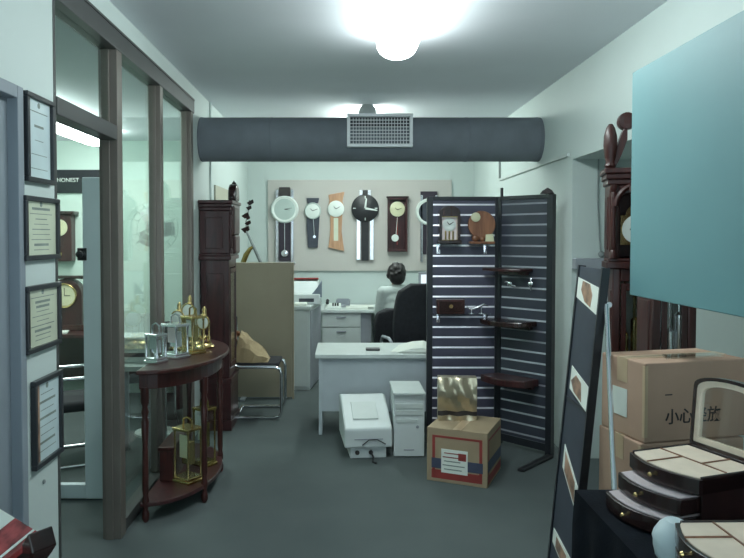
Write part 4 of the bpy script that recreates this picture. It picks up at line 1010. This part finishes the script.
# ------------------------------------------------------------------ cloth table and jewellery boxes
ZTB = .975
tt = thing('display_table', 'table under a dark navy cloth in front of the brown cartons', 'table', (.67, 0, 0))
obj('table_top', B(.02, .98, .96, 1.98, ZTB-.03, ZTB-.004), 'darkwood', tt)
for sx in (.05, .93):
    for sy in (1.0, 1.93): obj('leg', B(sx, sx+.04, sy, sy+.04, 0, ZTB-.03), 'darkwood', tt)
g = G(); n = 46; ring0 = []; ring1 = []; ring2 = []
per = [(0,1.995),(0,.95),(1.0,.95),(1.0,1.995)]
pl = []
for k in range(4):
    a, b = Vector(per[k]), Vector(per[(k+1) % 4])
    for i in range(n): pl.append((a+(b-a)*(i/n), Vector((-(b-a).y, (b-a).x)).normalized()*-1))
top_ = [g.v((p.x, p.y, ZTB-.002)) for p, nn in pl]
mid = [g.v((p.x+nn.x*(.006+.005*math.sin(i*.9)), p.y+nn.y*(.006+.005*math.sin(i*.9)), ZTB-.10)) for i, (p, nn) in enumerate(pl)]
bot = [g.v((p.x+nn.x*(.012+.014*math.sin(i*.9)), p.y+nn.y*(.012+.014*math.sin(i*.9)), .03)) for i, (p, nn) in enumerate(pl)]
g.face(top_)
for A_, B_ in ((top_, mid), (mid, bot)):
    for i in range(len(A_)): g.face([A_[i], A_[(i+1) % len(A_)], B_[(i+1) % len(A_)], B_[i]])
tag(obj('tablecloth', g, 'navy_cloth', smooth=True), 'dark navy cloth hanging to the floor over the display table', 'tablecloth')
bpy.data.objects['tablecloth'].location = (.67, 0, 0)

def jewel(label, A, Fd, w, dpt, zb, zt, ext, lidh, tiers=3, lid_tilt=.08, fancy=True):
    """A: front-left corner, Fd: unit vector along the front; the drawers pull out against the depth axis"""
    Fd = Vector((Fd[0], Fd[1], 0)).normalized(); Dd = Vector((-Fd.y, Fd.x, 0))
    t = thing('jewellery_box', label, 'jewellery box', (A[0], A[1], zb), math.atan2(Fd.y, Fd.x), 'dark wooden jewellery boxes')
    h = zt-zb; n = 14; bow = .030
    def front(off, ins=0.0): return [(ins+(w-2*ins)*i/n, off-bow*math.sin(PI*i/n)*(1 if not fancy else 1)+ins, 0) for i in range(n+1)]
    th = h/tiers
    # carcass: back and sides
    g = G(); g.box(0, .008, .01, dpt, 0, h).box(w-.008, w, .01, dpt, 0, h).box(.008, w-.008, dpt-.008, dpt, 0, h).box(.008, w-.008, .01, dpt-.008, 0, .006)
    obj('carcass', g, 'darkwood', t, .002)
    for k in range(tiers):
        z0 = th*k; o = -ext[k]
        top_tier = k == tiers-1
        g = G(); pts = [(x, y, z0+.003) for x, y, _ in front(o)]; back = dpt-.01 if top_tier else dpt-.03
        q0, q1 = (.0, w) if top_tier else (.009, w-.009)
        pts = [(min(max(x, q0), q1), y, z) for x, y, z in pts]
        g.prism(pts+[(q1, back+o*(not top_tier), z0+.003), (q0, back+o*(not top_tier), z0+.003)], (0,0,th-.008))
        nm = 'tray' if top_tier else 'drawer'
        d = obj(nm, g, 'darkwood', t, .002)
        g = G(); pts = [(min(max(x, q0+.008), q1-.008), y+.010, z0+th-.005) for x, y, _ in front(o)]
        g.prism(pts+[(q1-.008, back+o*(not top_tier)-.008, z0+th-.005), (q0+.008, back+o*(not top_tier)-.008, z0+th-.005)], (0,0,.0025)); obj('lining', g, 'cream_lining' if top_tier else 'lilac_lining', d)
        obj('knob', G().lathe([(.003,0),(.003,.006),(.006,.010),(.004,.015)], (w*.5, o-bow, z0+th*.5), 'y', 12), 'brass', d, smooth=True)
        if top_tier:
            g = G(); zz = z0+th-.0025
            g.box(.01, w-.01, dpt*.45, dpt*.45+.003, zz, zz+.003); g.box(w*.36, w*.36+.003, -.02, dpt*.45, zz, zz+.003); g.box(w*.62, w*.62+.003, dpt*.45, dpt-.02, zz, zz+.003)
            obj('divider', g, 'walnut', d)
    # lid: arched frame with a clear pane
    lm = Matrix.Translation((0, dpt, h)) @ Matrix.Rotation(-lid_tilt, 4, 'X')
    def arch(ins, y, rise=.035):
        hw = w/2-ins; zz = lidh-ins
        return [(w/2-hw, y, ins), (w/2+hw, y, ins)] + [(w/2+hw*math.cos(PI*i/16), y, zz+(rise)*math.sin(PI*i/16)**.8) for i in range(17)]
    def frame(i0, i1, y, dy, m, nm, par=None):
        g = G(); g.M = lm
        a, b = arch(i0, y), arch(i1, y); N = len(a)
        va = [g.v(p) for p in a]; vb = [g.v(p) for p in b]; wa = [g.v((p[0], p[1]+dy, p[2])) for p in a]; wb = [g.v((p[0], p[1]+dy, p[2])) for p in b]
        for i in range(N):
            j = (i+1) % N
            g.face([va[i], va[j], vb[j], vb[i]]); g.face([wa[i], wb[i], wb[j], wa[j]]); g.face([va[i], wa[i], wa[j], va[j]]); g.face([vb[i], vb[j], wb[j], wb[i]])
        return obj(nm, g, m, par)
    ld = frame(0, .009, -.004, .022, 'darkwood', 'lid', t)
    frame(.009, .024, .0, .014, 'cream_lining', 'lid_border', ld)
    g = G(); g.M = lm; g.prism(arch(.024, .006), (0, .003, 0)); obj('lid_pane', g, 'pane', ld)
    obj('hinge', G().cyl((w*.2, dpt+.004, h), (w*.8, dpt+.004, h), .004, 8), 'brass', t)
    return t
jewel('open jewellery box with two bow fronted drawers pulled out in steps before the cartons', (.787, 1.90), (.334, -.942), .235, .215, ZTB, 1.116, (.085, .045, 0), .165)
jewel('open jewellery box with closed drawers at the bottom corner, nearest on the navy cloth', (.700, 1.455), (.02, -1), .22, .165, ZTB, 1.105, (0, 0, 0), .165, 3, .02)
g = G(); rr = random.Random(9); rows = []
for i in range(9):
    u = i/8
    rows.append([g.v((.045*math.cos(2*PI*k/14)*math.sin(PI*(.08+.84*u))**.6*(1+rr.uniform(-.08,.08)), .055*math.sin(2*PI*k/14)*math.sin(PI*(.08+.84*u))**.6*(1+rr.uniform(-.08,.08)), .10*u)) for k in range(14)])
for a, b in zip(rows, rows[1:]):
    for k in range(14): g.face([a[k], a[(k+1) % 14], b[(k+1) % 14], b[k]])
g.face(rows[0][::-1]); g.face(rows[-1])
o = tag(obj('plastic_bag', g, 'white_plastic', smooth=True), 'small white plastic bag against the nearest jewellery box on the navy cloth', 'bag')
o.location = (.725, 1.50+.03, ZTB-.001); o.location = (.735, 1.53, ZTB-.001)

# ------------------------------------------------------------------ lower left: curved box with a leaflet on a small table
t = thing('side_table', 'small dark table below the certificates, only its goods showing', 'table', (-1.0, 1.62, 0))
obj('table_top', B(-.22, .34, -.26, .20, .80, .83), 'darkwood', t, .004)
for sx in (-.19, .31):
    for sy in (-.23, .15): obj('leg', B(sx-.02, sx+.02, sy-.02, sy+.02, 0, .80), 'darkwood', t)
t = thing('curved_tray', 'dark curved wooden tray with upturned end at the bottom left corner', 'tray', (-.852, 1.715, .831), -.62)
g = G(); n = 12
prof = [(-.16+.27*i/n, .02+.118*max(0, (i/n-.30)/.70)**2.0) for i in range(n+1)]
up = [(x-.004, .015, z+.016) for x, z in prof]
g.prism([(-.16,.015,.0)]+[(x+.016, .015, max(0.0, z-.028)) for x, z in prof[3:]]+up[::-1], (0,.065,0)); obj('tray_body', g, 'darkwood', t, .004)
lf = thing('leaflet', 'glossy red and white wrapped leaflet resting on the curved dark tray', 'leaflet', (-.90, 1.668, .872), -.70)
g = G(); 
g.M = Matrix.Rotation(.45, 4, 'X') @ Matrix.Rotation(.05, 4, 'Y')
g.box(-.125, .085, -.09, .16, .018, .036); obj('cover', g, 'red_gloss', lf, .003)
g = G(); g.M = Matrix.Rotation(.45, 4, 'X') @ Matrix.Rotation(.05, 4, 'Y')
g.box(.060, .068, -.088, .158, .0362, .0376); g.box(-.122, -.035, .03, .158, .0362, .0376); obj('white_band', g, 'paper', lf)

# ------------------------------------------------------------------ camera, world, view
cam = bpy.data.cameras.new('camera'); co = bpy.data.objects.new('camera', cam); COL.objects.link(co)
cam.sensor_width = 36; cam.lens = 700/744*36
pitch = math.radians(1.7)
co.location = (0, 0, H); co.rotation_euler = (PI/2-pitch, 0, 0)
cam.shift_x = 30/744; cam.shift_y = -(42-700*math.tan(pitch))/744
cam.clip_start = .05
SC.camera = co
w = bpy.data.worlds.new('world'); SC.world = w; w.use_nodes = True
bg = w.node_tree.nodes['Background']; bg.inputs['Color'].default_value = (.72, .92, 1.0, 1); bg.inputs['Strength'].default_value = 2.35
vs = SC.view_settings; vs.view_transform = 'Standard'; vs.look = 'None'; vs.gamma = 1; vs.exposure = 0.35; vs.use_curve_mapping = False
